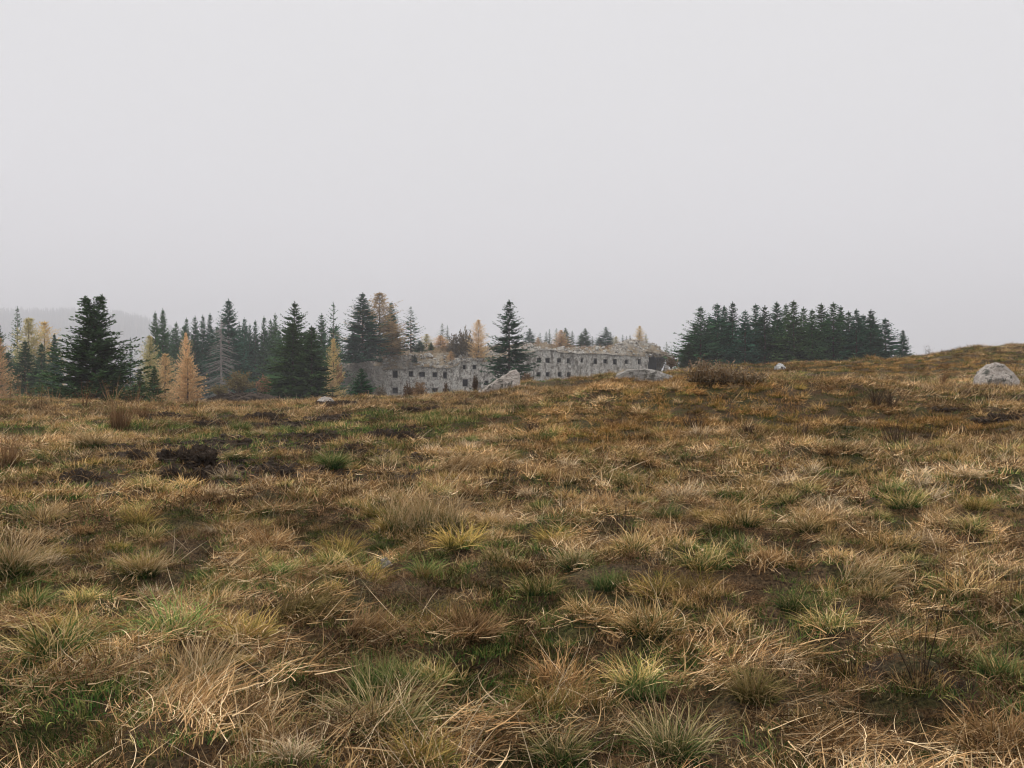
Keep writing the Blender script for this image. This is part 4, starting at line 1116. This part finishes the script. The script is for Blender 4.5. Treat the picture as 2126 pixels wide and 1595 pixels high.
# ------------------------------------------------------------------ tussocks one can pick out
def tussock(px, py_, w, mat, label, style='fountain', hfac=1.0, name='grass_tussock', n=None, cat='grass tussock', ww=None):
    p = gp(px, py_); wm = w / F * p.y; rad = wm / 2
    rg = np.random.default_rng(int(px * 7 + py_))
    n = n or int(np.clip(600 * (rad / 0.25) ** 0.6, 180, 1200))
    w0 = max(0.0050, 0.0006 * p.y) if ww is None else ww
    r0_ = rg.random(n); gf = np.where(r0_ < 0.3, 0.62, 1.0)
    if style == 'fountain':
        b = disc(rg, n, rad * 0.42); b[:, 1] -= np.where(r0_ < 0.3, rad * 0.18, 0); a = np.arctan2(b[:, 1], b[:, 0]) + rg.normal(0, 0.8, n)
        rr = np.hypot(b[:, 0], b[:, 1]) / (rad * 0.42)
        g = blades(rg, n, b, a, rg.uniform(0.35, 1.2, n) * gf * rad * 1.0 * hfac, w0 * rg.uniform(0.6, 1.4, n), 0.12 + 0.55 * rr + rg.normal(0, 0.2, n), rg.uniform(0.3, 1.7, n), 4, 0.7, zmin=0.0, rr_=r0_)
    elif style == 'upright':
        b = disc(rg, n, rad * 0.75, 0.6); a = rg.uniform(0, 6.28, n)
        g = blades(rg, n, b, a, rg.uniform(0.3, 1.15, n) * gf * rad * 1.0 * hfac, w0 * rg.uniform(0.6, 1.3, n), np.abs(rg.normal(0.25, 0.28, n)), rg.uniform(0.1, 1.5, n), 4, 0.7, rr_=r0_)
    else:  # combed over to one side
        b = disc(rg, n, rad * 0.55); a0 = rg.uniform(-0.6, 0.3); a = a0 + rg.normal(0, 0.85, n) + np.arctan2(b[:, 1], b[:, 0]) * 0.15
        b[:, 2] = 0.18 * rad * (1 - (np.hypot(b[:, 0], b[:, 1]) / (rad * 0.6)) ** 2)
        g = blades(rg, n, b, a, rg.uniform(0.3, 1.2, n) * gf * rad * 0.9 * hfac, w0 * rg.uniform(0.6, 1.4, n), rg.uniform(0.2, 1.1, n), rg.uniform(0.4, 1.6, n), 4, 0.9, zmin=0.0, rr_=r0_)
    v, f, t, r = g
    return add(name, mesh_np('tussock_blades', v, f, TM[mat], {'t': t, 'r': r}), loc=(p.x, p.y, p.z - 0.015), label=label, cat=cat, group='tussocks in the meadow')

for a in [
    (800, 1535, 290, 'mixed', 'largest green tussock with straw tips, low in the middle of the foreground', 'fountain', 1.15),
    (1395, 1575, 240, 'mixed', 'green-hearted straw tussock at the bottom edge right of centre', 'fountain', 1.15),
    (395, 1440, 330, 'gold', 'wide golden tussock with a small green heart in the left foreground', 'fountain', 0.95),
    (800, 1440, 220, 'green', 'upright green tussock directly behind the largest green tussock', 'upright', 0.9),
    (880, 1105, 230, 'gold', 'tall golden brown tussock with a black gap at its base, left of centre', 'upright', 1.15),
    (15, 1190, 230, 'gold', 'golden tussock cut off by the left picture edge', 'fountain', 1.1),
    (300, 1190, 140, 'gold', 'golden tussock with dark green base right of the one at the left edge', 'fountain', 1.0),
    (1790, 1225, 200, 'gold', 'combed golden tussock in the right half, beside dark dead stems', 'swept', 1.1),
    (1335, 1445, 120, 'green', 'small dark green tuft, greenest of the right foreground', 'upright', 0.9),
    (1565, 1450, 170, 'olive', 'tussock with a black hollow to its left, right of the small dark green tuft', 'fountain', 1.0),
    (690, 968, 92, 'green', 'bright green round tuft alone among dark earth heaps', 'fountain', 1.1),
    (188, 930, 110, 'gold', 'golden tussock with green base just behind the dark earth at left', 'fountain', 0.9),
    (1160, 1585, 190, 'mixed', 'dull green tussock at the bottom edge, between two larger green ones', 'fountain', 1.0),
    (462, 1232, 90, 'green', 'small yellow-green tuft in the left half, alone on matted straw', 'fountain', 0.9),
    (235, 1330, 120, 'green', 'green tuft left of and behind the wide golden tussock', 'fountain', 0.8),
    (1270, 1225, 105, 'green', 'dark green upright tuft beside a patch of bare soil, right of centre', 'upright', 1.0),
    (1400, 1240, 120, 'olive', 'brownish tussock just right of the dark green upright tuft', 'fountain', 1.0),
    (112, 1435, 120, 'green', 'dark green tuft at lower left of the wide golden tussock', 'upright', 0.7),
    (1655, 1385, 150, 'olive', 'olive combed tussock below the combed golden tussock', 'swept', 1.0),
    (1860, 1325, 120, 'green', 'green leafy tuft beside the dark dead stems on the right', 'fountain', 0.9),
    (635, 1285, 210, 'olive', 'drooping green and straw tussock, centre left, combed downhill', 'swept', 1.0),
    (540, 1475, 170, 'gold', 'straw tussock touching the right side of the wide golden tussock', 'fountain', 0.9),
    (755, 1320, 160, 'brown', 'dull brown dead tussock above the upright green tussock', 'swept', 1.0),
    (985, 1325, 170, 'brown', 'rusty brown tussock right of the dull brown dead one', 'fountain', 0.9),
    (1190, 1180, 130, 'mixed', 'olive-gold tussock left of the dark green upright tuft', 'fountain', 0.9),
    (800, 975, 90, 'mixed', 'yellow-green tuft right of the bright green round tuft', 'fountain', 0.8),
    (960, 985, 210, 'pale', 'pale straw tussock, wide and low, in the centre of the middle ground', 'swept', 0.5),
    (85, 1085, 140, 'gold', 'pale golden tussock at the left, above the one cut by the picture edge', 'fountain', 0.8),
    (1700, 1010, 80, 'olive', 'small dark olive tuft below the rust-coloured hump at right', 'fountain', 0.9),
    (490, 950, 60, 'mixed', 'small yellow-green tuft right of the largest black earth heap', 'fountain', 0.9),
    (500, 895, 70, 'green', 'flat green tuft in front of the long torn turf heap', 'fountain', 0.7),
    (2040, 800, 60, 'green', 'little green tuft at the left foot of the big rounded boulder', 'upright', 0.7),
    (1860, 985, 60, 'olive', 'small olive tuft farthest right on the slope in front of the hump', 'fountain', 0.7),
]:
    tussock(*a)

# tall sheaf and dead weeds
def sheaf(px, py_, ytop, w, mat, label, name='tall_grass', n=130, cat='grass clump', lean=0.0, spread=0.25, seeds=False, wmul=1.0):
    p = gp(px, py_); d = p.y; hgt = (py_ - ytop) / F * d; rad = w / 2 / F * d
    rg = np.random.default_rng(int(px * 3 + py_))
    b = disc(rg, n, rad * 0.55); a = np.arctan2(b[:, 1], b[:, 0]) + rg.normal(0, 0.9, n)
    g = [blades(rg, n, b, a, rg.uniform(0.5, 1.05, n) * hgt, max(0.004, 0.00045 * d) * wmul * rg.uniform(0.7, 1.4, n), np.abs(rg.normal(spread * 0.6, spread * 0.5, n)), rg.uniform(-0.1, 0.5, n), 5, 0.5)]
    if seeds:
        m = n * 5; k = rg.integers(0, n, m)
        V0 = g[0][0].reshape(n, 6, 2, 3).mean(2); pos = V0[k, rg.integers(2, 6, m)] + rg.normal(0, 0.006, (m, 3)) * d / 6
        kv, kf, kt, kr = kites(rg, pos, rg.normal(0, 1, (m, 3)) + np.array([0, 0, 0.6]), rg.uniform(0.5, 1.4, m) * 0.012 * max(1, d / 9), rg.uniform(0.4, 1, m) * 0.008 * max(1, d / 9))
        g.append((kv, kf, kt + 0.5, kr))
    v, f, t, r = join(g)
    o_ = add(name, mesh_np('stem_blades', v, f, TM[mat], {'t': t, 'r': r}), loc=(p.x, p.y, p.z - 0.02), label=label, cat=cat)
    return o_
sheaf(250, 896, 822, 62, 'rust', 'tall reddish tan sheaf of dry grass standing right of the left heaps', n=260, spread=0.3)
sheaf(290, 868, 830, 50, 'rust', 'lower reddish dry grass leaning behind the tall sheaf', n=160, spread=0.5)
sheaf(8, 968, 880, 90, 'rust', 'reddish dry grass clump at the left picture edge', n=220, spread=0.5)
for k, (px, yt, w, lab) in enumerate([(18, 772, 30, 'wispy dry stalks on the crest below the left golden larch'), (48, 770, 34, 'wispy dry stalks on the crest below the right golden larch'), (80, 790, 26, 'short dry stalks on the crest left of the big dark spruce'),
                     (112, 796, 40, 'bent dry stalks on the crest before the left side of the big dark spruce'), (178, 782, 22, 'dry stalks on the crest before the middle of the big dark spruce'), (232, 768, 34, 'tallest dry stalks on the crest before the big dark spruce'),
                     (280, 786, 24, 'dry stalks on the crest at the right foot of the big dark spruce'), (330, 806, 40, 'low dry stalks on the crest before the yellow-green larch'), (400, 808, 40, 'low dry stalks on the crest before the widest orange larch')]):
    sheaf(px, 846, yt, w, 'pale' if k % 2 else 'rust', lab, 'dry_stalks', 26, 'grass clump', spread=0.55, seeds=True)
for (px, py_, yt, w, lab, n) in [
    (1908, 1440, 1130, 34, 'tall dark dead stems crossing the right foreground, darkest of all', 12),
    (1765, 1400, 1290, 60, 'knobbly black seed head bending over near the right foreground soil', 16),
    (1290, 1120, 985, 60, 'cluster of dark upright dead stems in the middle of the picture', 34),
    (2060, 1290, 1030, 110, 'bundle of brown dead stems leaning left at the right edge', 40),
    (1818, 845, 792, 14, 'left one of two dark weeds on the hillside left of the big boulder', 14),
    (1846, 848, 800, 16, 'right one of two dark weeds on the hillside left of the big boulder', 14),
    (1112, 900, 865, 60, 'dark spreading dead weed left of the rust-coloured hump', 22),
    (1440, 890, 850, 60, 'dark dead weed in the middle of the face of the rust-coloured hump', 20),
    (1552, 900, 872, 26, 'small dark dead weed right of the middle on the rust-coloured hump', 14),
    (1664, 905, 868, 30, 'dark thistle-like weed on the right part of the rust-coloured hump', 14),
    (1862, 925, 860, 50, 'dark branching weed at the right end of the rust-coloured hump', 18),
    (1935, 915, 890, 40, 'low black weed right of the branching weed', 16),
    (1440, 1075, 1040, 40, 'small brown dead weed above the green patch right of centre', 14),
    (2052, 780, 730, 8, 'thin weed standing on the hill behind the big rounded boulder', 5),
    (1928, 738, 714, 10, 'dark weed on the skyline right of the small lone spruce', 9),
    (830, 1010, 965, 12, 'thin dry stem left of the pale straw tussock', 4),
    (1955, 800, 757, 10, 'reddish upright weed on the hillside left of the big boulder', 8),
]:
    sheaf(px, py_, yt, w, 'dark' if 'brown' not in lab and 'dry' not in lab and 'reddish' not in lab else 'rust', lab, 'dead_weed', n * (3 if 780 < py_ < 1000 else 1), 'weed', spread=0.5 if 780 < py_ < 1000 else 0.35, seeds=True, wmul=1.7 if 780 < py_ < 1000 else 1.0)

# bramble thicket on the hill
def thicket(px, py_, ytop, w, label, seed):
    p = gp(px, py_); d = p.y; hgt = (py_ - ytop) / F * d; rad = w / 2 / F * d
    rg = np.random.default_rng(seed)
    e_ = add('bramble_thicket', None, loc=(p.x, p.y, p.z - 0.03), label=label, cat='shrub')
    n = 900; b = disc(rg, n, rad * 0.95, 0.45)
    L = hgt * rg.uniform(0.3, 1.15, n) * (0.75 + 0.45 * fbm(b[:, 0] / 0.5, b[:, 1] * 0, 9, 2)) * (1.05 - 0.5 * np.clip((b[:, 0] / rad + 0.6), 0, 1.4) * 0.6)
    v, f, t, r = blades(rg, n, b, rg.uniform(0, 6.28, n), L, 0.012, np.abs(rg.normal(0.2, 0.25, n)), rg.uniform(0, 1.1, n), 4, 0.7)
    add('stems', mesh_np('thicket_stems', v, f, TM['brown'], {'t': t, 'r': r}), e_, kind='stuff')
    m = 1700; k = rg.integers(0, n, m); Vv = v.reshape(n, 5, 2, 3).mean(2)
    pos = Vv[k, rg.integers(1, 5, m)] + rg.normal(0, 0.05, (m, 3)); pos[:, 2] = np.maximum(pos[:, 2], 0.02)
    kv, kf, kt, kr = kites(rg, pos, rg.normal(0, 1, (m, 3)), rg.uniform(0.05, 0.13, m), rg.uniform(0.025, 0.07, m))
    o_ = add('foliage', mesh_np('thicket_leaves', kv, kf, M['leaves'], {'r': kr}), e_); o_.color = (0.24, 0.185, 0.125, 1)
thicket(1508, 792, 736, 165, 'dark brown bramble thicket on the hill in front of the grove', 88)

# ------------------------------------------------------------------ the meadow grass (one mass)
GC = bpy.data.collections.new('blade_clumps')
CL = []
def clump(name, geo, mat):
    v, f, t, r = geo
    o_ = bpy.data.objects.new('%02d_%s' % (len(CL), name), mesh_np(name, v, f, M[mat], {'t': t, 'r': r}))
    GC.objects.link(o_); CL.append(name)
def g_lodged(seed, n, rad, w, L=(0.08, 0.24), hgt=0.05):
    rg = np.random.default_rng(seed); b = disc(rg, n, rad); b[:, 2] = rg.random(n) ** 1.5 * hgt
    flip = np.where(rg.random(n) < 0.22, rg.uniform(0, 6.28, n), 0)
    return blades(rg, n, b, rg.normal(0, 0.55, n) + flip, rg.uniform(*L, n), w * rg.uniform(0.6, 1.4, n), rg.uniform(0.7, 1.5, n), rg.uniform(-0.1, 0.9, n), 5 if w < 0.008 else 3, 0.8, zmin=0.004 + rg.random(n) * hgt * 0.8)
def g_tuft(seed, n, rad, w, L=(0.09, 0.24), spread=0.6):
    rg = np.random.default_rng(seed); b = disc(rg, n, rad)
    return blades(rg, n, b, np.arctan2(b[:, 1], b[:, 0]) + rg.normal(0, 0.9, n), rg.uniform(*L, n), w * rg.uniform(0.6, 1.3, n), np.abs(rg.normal(0.3, 0.3, n)) * spread / 0.6, rg.uniform(0.2, 1.5, n), 3, 0.7)
def g_tangle(seed, n, rad, w, L=(0.05, 0.2), hgt=0.07):
    rg = np.random.default_rng(seed); b = disc(rg, n, rad); b[:, 2] = rg.random(n) * hgt
    return blades(rg, n, b, rg.uniform(0, 6.28, n), rg.uniform(*L, n), w * rg.uniform(0.5, 1.3, n), rg.uniform(0.4, 1.7, n), rg.normal(0, 0.6, n), 4 if w < 0.008 else 3, 0.9)
def g_stalk(seed, n, rad, w, L=(0.3, 0.6)):
    rg = np.random.default_rng(seed); b = disc(rg, n, rad)
    return blades(rg, n, b, rg.uniform(0, 6.28, n), rg.uniform(*L, n), w * rg.uniform(0.7, 1.2, n), np.abs(rg.normal(0.85, 0.45, n)), rg.uniform(-0.3, 0.8, n), 4, 0.7, taper=4)
for i in range(4): clump('lodged_straw', g_lodged(800 + i, 85, 0.17, 0.0042), 'straw')
for i in range(3): clump('dry_tuft', g_tuft(810 + i, 90, 0.10, 0.0044, (0.04, 0.13)), 'tuft')
for i in range(3): clump('short_green', g_tuft(820 + i, 110, 0.13, 0.0046, (0.03, 0.10), 0.9), 'green')
for i in range(2): clump('brown_tangle', g_tangle(830 + i, 95, 0.17, 0.0040, (0.03, 0.11), 0.05), 'brown')
for i in range(2): clump('loose_stalks', g_stalk(840 + i, 4, 0.12, 0.0030, (0.18, 0.45)), 'stalk')
for i in range(2): clump('straw_tangle', g_tangle(850 + i, 95, 0.17, 0.0040, (0.04, 0.13), 0.06), 'straw')
NEAR = {k: [i for i, n in enumerate(CL) if n == k] for k in set(CL)}
n0 = len(CL)
for i in range(3): clump('far_lodged_straw', g_lodged(900 + i, 55, 0.32, 0.010, (0.12, 0.30), 0.06), 'straw')
for i in range(3): clump('far_dry_tuft', g_tuft(910 + i, 55, 0.20, 0.0095, (0.08, 0.22)), 'tuft')
for i in range(3): clump('far_short_green', g_tuft(920 + i, 60, 0.26, 0.010, (0.05, 0.13), 0.9), 'green')
for i in range(2): clump('far_brown_tangle', g_tangle(930 + i, 55, 0.30, 0.010), 'brown')
for i in range(2): clump('far_loose_stalks', g_stalk(940 + i, 4, 0.25, 0.0075, (0.2, 0.5)), 'stalk')
for i in range(2): clump('far_straw_tangle', g_tangle(950 + i, 55, 0.30, 0.0095, (0.08, 0.24), 0.08), 'straw')
def g_tus(seed, n, rad, w, flop=1.0):
    rg = np.random.default_rng(seed); r0_ = rg.random(n); gf = np.where(r0_ < 0.3, 0.6, 1.0)
    b = disc(rg, n, rad * 0.5); a_ = np.arctan2(b[:, 1], b[:, 0]) + rg.normal(0, 0.8, n) + flop * 0.5
    rr = np.hypot(b[:, 0], b[:, 1]) / (rad * 0.5)
    return blades(rg, n, b, a_, rg.uniform(0.35, 1.2, n) * gf * rad * 1.05, w * rg.uniform(0.6, 1.4, n), 0.15 + 0.65 * rr + rg.normal(0, 0.22, n), rg.uniform(0.4, 1.8, n), 4, 0.7, zmin=0.0, rr_=r0_)
TP = {'tus_gold': ([(0, (0.04, 0.085, 0.022)), (0.2, (0.09, 0.13, 0.035)), (0.3, (0.27, 0.18, 0.07)), (0.6, (0.56, 0.35, 0.13)), (1, (0.82, 0.60, 0.32))], (0.03, 0.06, 0.016)),
      'tus_mixed': ([(0, (0.045, 0.10, 0.03)), (0.4, (0.13, 0.185, 0.05)), (0.55, (0.42, 0.31, 0.09)), (1, (0.78, 0.57, 0.28))], (0.026, 0.065, 0.018)),
      'tus_green': ([(0, (0.05, 0.11, 0.032)), (0.6, (0.13, 0.20, 0.055)), (0.85, (0.28, 0.27, 0.09)), (1, (0.55, 0.42, 0.2))], (0.028, 0.065, 0.02)),
      'tus_olive': ([(0, (0.09, 0.10, 0.022)), (0.5, (0.30, 0.225, 0.06)), (1, (0.56, 0.37, 0.13))], (0.055, 0.06, 0.018)),
      'tus_brown': ([(0, (0.10, 0.052, 0.022)), (0.5, (0.30, 0.165, 0.068)), (1, (0.54, 0.34, 0.16))], (0.05, 0.038, 0.02)),
      'tus_pale': ([(0, (0.24, 0.15, 0.075)), (0.5, (0.52, 0.37, 0.21)), (1, (0.82, 0.66, 0.46))], (0.12, 0.10, 0.04))}
for k_, (pal_, bs_) in TP.items():
    M[k_] = grass_mat(k_, pal_, bs_, 0.05, 0.55)
    for i in range(2): clump('near_' + k_, g_tus(1000 + i * 7 + len(k_), 300, 0.24, 0.0052), k_)
    clump('mid_' + k_, g_tus(1100 + len(k_), 150, 0.28, 0.0105), k_)
TUSI = {(lod, k_): [i for i, n in enumerate(CL) if n == ('near_' if lod == 0 else 'mid_') + k_] for lod in (0, 1) for k_ in TP}
FAR = {k[4:]: [i for i, n in enumerate(CL) if n == k] for k in set(CL) if k.startswith('far_')}

def blob_field(X, Y, blobs):
    m = np.zeros(X.shape)
    for (px, py_, wpx, ry) in blobs:
        p = gp(px, py_); rx = wpx / F * p.y / 2
        m = np.maximum(m, np.exp(-((X - p.x) / rx) ** 2 - ((Y - p.y) / ry) ** 2))
    return m
GREENB = [(900, 865, 300, 4), (620, 900, 260, 3), (1560, 1050, 160, 0.8), (700, 1170, 200, 0.6), (500, 935, 200, 2), (1100, 1290, 200, 0.5), (1500, 1150, 160, 0.4), (1700, 790, 200, 3), (1650, 1330, 200, 0.35), (120, 1260, 60, 0.3), (1000, 1420, 200, 0.3), (760, 860, 200, 3), (300, 900, 200, 1.5), (150, 1530, 200, 0.25)]
RUSTB = [(1500, 862, 760, 2.6), (1900, 890, 400, 2.2), (1350, 800, 400, 3), (1850, 765, 500, 6), (1250, 905, 300, 2)]
PALEB = [(1600, 832, 420, 2.2), (960, 960, 260, 1.0), (430, 1350, 340, 0.5), (100, 930, 300, 3), (1900, 1030, 300, 1.0), (1950, 800, 260, 2.5), (1300, 825, 300, 2), (150, 1280, 300, 0.4), (350, 1030, 500, 1.2)]

DARKB = [(1500, 880, 620, 1.3), (1280, 885, 260, 1.0), (1750, 890, 420, 1.2), (1950, 905, 300, 1.0), (1440, 1120, 220, 0.35), (1240, 1260, 200, 0.3), (860, 1180, 160, 0.35)]  # olive growth plus painted-in shade on the hump face and in hollows
rg = np.random.default_rng(2024)
PX, PY, PI, PS, PR, PT, PU = [], [], [], [], [], [], []
def scatter(r0, r1, dens, lod, phimax=0.60):
    area = 0.5 * (r1 ** 2 - r0 ** 2) * 2 * phimax
    n = int(area * dens)
    rr = np.sqrt(rg.uniform(r0 ** 2, r1 ** 2, n)); ph = rg.uniform(-phimax, phimax, n)
    X = rr * np.sin(ph); Y = rr * np.cos(ph)
    so = soil_mask(X, Y)
    keep = rg.random(n) > np.clip(so * 1.25 - 0.15, 0, 0.97)
    X, Y, rr, ph = X[keep], Y[keep], rr[keep], ph[keep]; n = len(X)
    g = 0.5 * fbm(X / 1.3, Y / 1.3, 301, 3) + 0.35 * fbm(X / 5, Y / 5, 302, 2) + 0.85 * blob_field(X, Y, GREENB)
    pale = 0.5 * fbm(X / 1.1, Y / 1.1, 311, 3) + 0.3 * fbm(X / 4, Y / 4, 312, 2) + 0.8 * blob_field(X, Y, PALEB)
    rust = np.clip(blob_field(X, Y, RUSTB) * 1.3 + 0.25 * fbm(X / 2, Y / 2, 321, 2), 0, 1)
    bare = fbm(X / 0.75, Y / 0.75, 331, 2)
    darkb = blob_field(X, Y, DARKB)
    w = np.zeros((n, 6))
    w[:, 0] = 0.9 * np.clip(0.45 + pale - 0.5 * g, 0.06, 2) * (1 - 0.55 * rust)       # lodged
    w[:, 1] = 0.75 * np.clip(0.45 + 0.3 * pale + 0.6 * rust, 0.1, 2)                    # dry tuft
    w[:, 2] = 2.9 * np.clip(g + 0.30, 0.16, 2) * (1 - 0.7 * rust)                                         # green
    w[:, 3] = 0.8 * np.clip(0.30 - pale * 0.6 + np.clip(bare, 0, 1) * 1.2, 0.05, 2)    # brown tangle
    w[:, 4] = 0.09 + 0.14 * np.clip(fbm(X / 2.2, Y / 2.2, 341, 2), 0, 1)               # stalks
    w[:, 5] = 0.6 * np.clip(0.5 + 0.7 * pale - 0.3 * g, 0.05, 2)                       # straw tangle
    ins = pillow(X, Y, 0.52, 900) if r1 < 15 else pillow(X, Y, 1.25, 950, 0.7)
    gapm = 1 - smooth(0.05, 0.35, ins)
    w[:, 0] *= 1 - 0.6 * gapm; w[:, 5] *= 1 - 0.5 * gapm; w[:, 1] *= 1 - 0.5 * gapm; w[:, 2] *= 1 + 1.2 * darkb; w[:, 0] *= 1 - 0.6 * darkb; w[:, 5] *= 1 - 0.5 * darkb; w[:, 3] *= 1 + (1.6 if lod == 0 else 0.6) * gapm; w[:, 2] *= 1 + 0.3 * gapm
    w /= w.sum(1, keepdims=True)
    c = (w.cumsum(1) < rg.random(n)[:, None]).sum(1).clip(0, 5)
    # thin out the cover where the turf is worn so the dark thatch shows
    worn = (rg.random(n) < np.clip((1.5 if lod == 0 else 0.7) * (bare - 0.04) + 0.05, 0, 0.85)) & (c != 4)
    c = np.where(worn, 3, c)
    thin = (worn & (rg.random(n) < 0.35)) | ((rg.random(n) < (0.42 if lod == 0 else 0.25) * gapm) & (c != 4))
    names = ['lodged_straw', 'dry_tuft', 'short_green', 'brown_tangle', 'loose_stalks', 'straw_tangle']
    tab = NEAR if lod == 0 else FAR
    ii = np.array([tab[names[k]][int(q * len(tab[names[k]]))] for k, q in zip(c, rg.random(n) * 0.999)])
    flow = 2.6 * fbm(X / 1.8, Y / 1.8, 351, 2) + 1.6 * fbm(X / 0.6, Y / 0.6, 352, 1) - 0.4
    rz = np.where(c == 0, flow + rg.normal(0, 0.22, n), rg.uniform(0, 6.28, n))
    sc = rg.uniform(0.7, 1.25, n) * np.where(c == 2, 0.9 + 0.4 * np.clip(g, 0, 1), 1.0) * (1 - 0.15 * rust * (rr > 15))
    if lod: sc = sc * (0.85 + 0.15 * smooth(15, 30, rr))
    sc = np.where(worn, sc * 0.6, sc)
    tint = np.clip(0.50 + 0.34 * pale - 0.18 * gapm - 0.28 * darkb + rg.normal(0, 0.24, n), 0, 1)  # shade painted into the tint: gaps between pillows and the dark blobs
    k = ~thin
    for lst, val in ((PX, X), (PY, Y), (PI, ii), (PS, sc), (PR, rz), (PT, tint), (PU, rust)):
        lst.append(np.asarray(val)[k])
def scatter_tussocks(a, seed, r0, r1, lod, present, hmul):
    X, Y, rad = pillow_centres(a, seed, -r1, r1, 1, r1, present)
    rr = np.hypot(X, Y); ph = np.abs(np.arctan2(X, Y))
    k = (rr > r0) & (rr < r1) & (ph < 0.8) & (soil_mask(X, Y) < 0.45) & (rg.random(len(X)) < 0.9)
    X, Y, rad = X[k], Y[k], rad[k]; n = len(X)
    g = 0.5 * fbm(X / 1.3, Y / 1.3, 301, 3) + 0.35 * fbm(X / 5, Y / 5, 302, 2) + 0.85 * blob_field(X, Y, GREENB)
    pale = 0.5 * fbm(X / 1.1, Y / 1.1, 311, 3) + 0.3 * fbm(X / 4, Y / 4, 312, 2) + 0.8 * blob_field(X, Y, PALEB)
    rust = np.clip(blob_field(X, Y, RUSTB) * 1.3, 0, 1)
    names = list(TP)
    w = np.stack([0.55 + 0.4 * pale, np.clip(0.45 + 0.8 * g, 0.1, 2), np.clip(0.15 + 1.2 * g, 0.05, 2), 0.35 + 0.5 * rust, 0.30 - 0.2 * pale + 0.4 * rust, np.clip(0.25 + 0.9 * pale, 0.05, 2)], 1).clip(0.03, 3)
    w /= w.sum(1, keepdims=True)
    c = (w.cumsum(1) < rg.random(n)[:, None]).sum(1).clip(0, 5)
    ii = np.array([TUSI[(lod, names[q])][int(z_ * len(TUSI[(lod, names[q])]))] for q, z_ in zip(c, rg.random(n) * 0.999)])
    for lst, val in ((PX, X + rg.normal(0, 0.04, n)), (PY, Y + rg.normal(0, 0.04, n)), (PI, ii), (PS, rad / 0.30 * hmul * rg.uniform(0.55, 1.35, n)), (PR, rg.uniform(0, 6.28, n)), (PT, np.clip(0.5 + 0.2 * pale + rg.normal(0, 0.2, n), 0, 1)), (PU, 0.6 * rust)):
        lst.append(val)
scatter_tussocks(0.52, 900, 2.1, 13, 0, 0.8, 0.72)
scatter_tussocks(0.52, 900, 13, 26, 1, 0.6, 0.60)
scatter_tussocks(1.25, 950, 12, 60, 1, 0.6, 0.30)
def litter(r0, r1, dens):
    n = int(0.5 * (r1 ** 2 - r0 ** 2) * 1.7 * dens)
    rr = np.sqrt(rg.uniform(r0 ** 2, r1 ** 2, n)); ph = rg.uniform(-0.85, 0.85, n)
    pool = NEAR['brown_tangle'] * 2 + NEAR['straw_tangle'] + NEAR['short_green'][:1]
    for lst, val in ((PX, rr * np.sin(ph)), (PY, rr * np.cos(ph)), (PI, np.array(pool)[rg.integers(0, len(pool), n)]), (PS, rg.uniform(0.35, 0.65, n)), (PR, rg.uniform(0, 6.28, n)), (PT, np.clip(rg.normal(0.28, 0.15, n), 0, 1)), (PU, np.full(n, 0.3))):
        lst.append(val)
litter(2.0, 7, 75)
litter(7, 12, 45)
scatter(2.0, 6.5, 125, 0, 0.85)
scatter(6.5, 11, 88, 0, 0.70)
scatter(11, 20, 52, 1)
scatter(20, 40, 38, 1)
scatter(40, 68, 11, 1)
PX, PY, PI, PS, PR, PT, PU = (np.concatenate(q) for q in (PX, PY, PI, PS, PR, PT, PU))
PZ = surf(PX, PY) - 0.006
gm = bpy.data.meshes.new('grass')
gm.vertices.add(len(PX)); gm.vertices.foreach_set('co', np.stack([PX, PY, PZ], 1).astype(np.float32).ravel())
def fattr(nm, vals, typ='FLOAT'):
    a_ = gm.attributes.new(nm, typ, 'POINT'); a_.data.foreach_set('value' if typ != 'FLOAT_VECTOR' else 'vector', vals)
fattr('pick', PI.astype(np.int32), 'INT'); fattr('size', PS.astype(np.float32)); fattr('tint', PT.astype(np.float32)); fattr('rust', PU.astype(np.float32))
rot = np.stack([rg.normal(0, 0.08, len(PX)), rg.normal(0, 0.08, len(PX)), PR], 1).astype(np.float32)
fattr('turn', rot.ravel(), 'FLOAT_VECTOR')
grass = add('grass', gm, kind='stuff'); grass['label'] = 'matted autumn meadow grass, straw and green, covering the ground'
ng = bpy.data.node_groups.new('grass_cover', 'GeometryNodeTree')
ng.interface.new_socket('Geometry', in_out='INPUT', socket_type='NodeSocketGeometry')
ng.interface.new_socket('Geometry', in_out='OUTPUT', socket_type='NodeSocketGeometry')
gi = ng.nodes.new('NodeGroupInput'); go = ng.nodes.new('NodeGroupOutput')
iop = ng.nodes.new('GeometryNodeInstanceOnPoints')
ci = ng.nodes.new('GeometryNodeCollectionInfo'); ci.inputs['Collection'].default_value = GC
ci.inputs['Separate Children'].default_value = True; ci.inputs['Reset Children'].default_value = True
def na(nm, typ):
    q = ng.nodes.new('GeometryNodeInputNamedAttribute'); q.data_type = typ; q.inputs['Name'].default_value = nm; return q.outputs['Attribute']
e2r = ng.nodes.new('FunctionNodeEulerToRotation')
L_ = ng.links.new
L_(gi.outputs[0], iop.inputs['Points']); L_(ci.outputs[0], iop.inputs['Instance'])
iop.inputs['Pick Instance'].default_value = True
L_(na('pick', 'INT'), iop.inputs['Instance Index'])
L_(na('turn', 'FLOAT_VECTOR'), e2r.inputs[0]); L_(e2r.outputs[0], iop.inputs['Rotation'])
L_(na('size', 'FLOAT'), iop.inputs['Scale'])
L_(iop.outputs[0], go.inputs[0])
md = grass.modifiers.new('cover', 'NODES'); md.node_group = ng
print('grass clumps', len(PX))
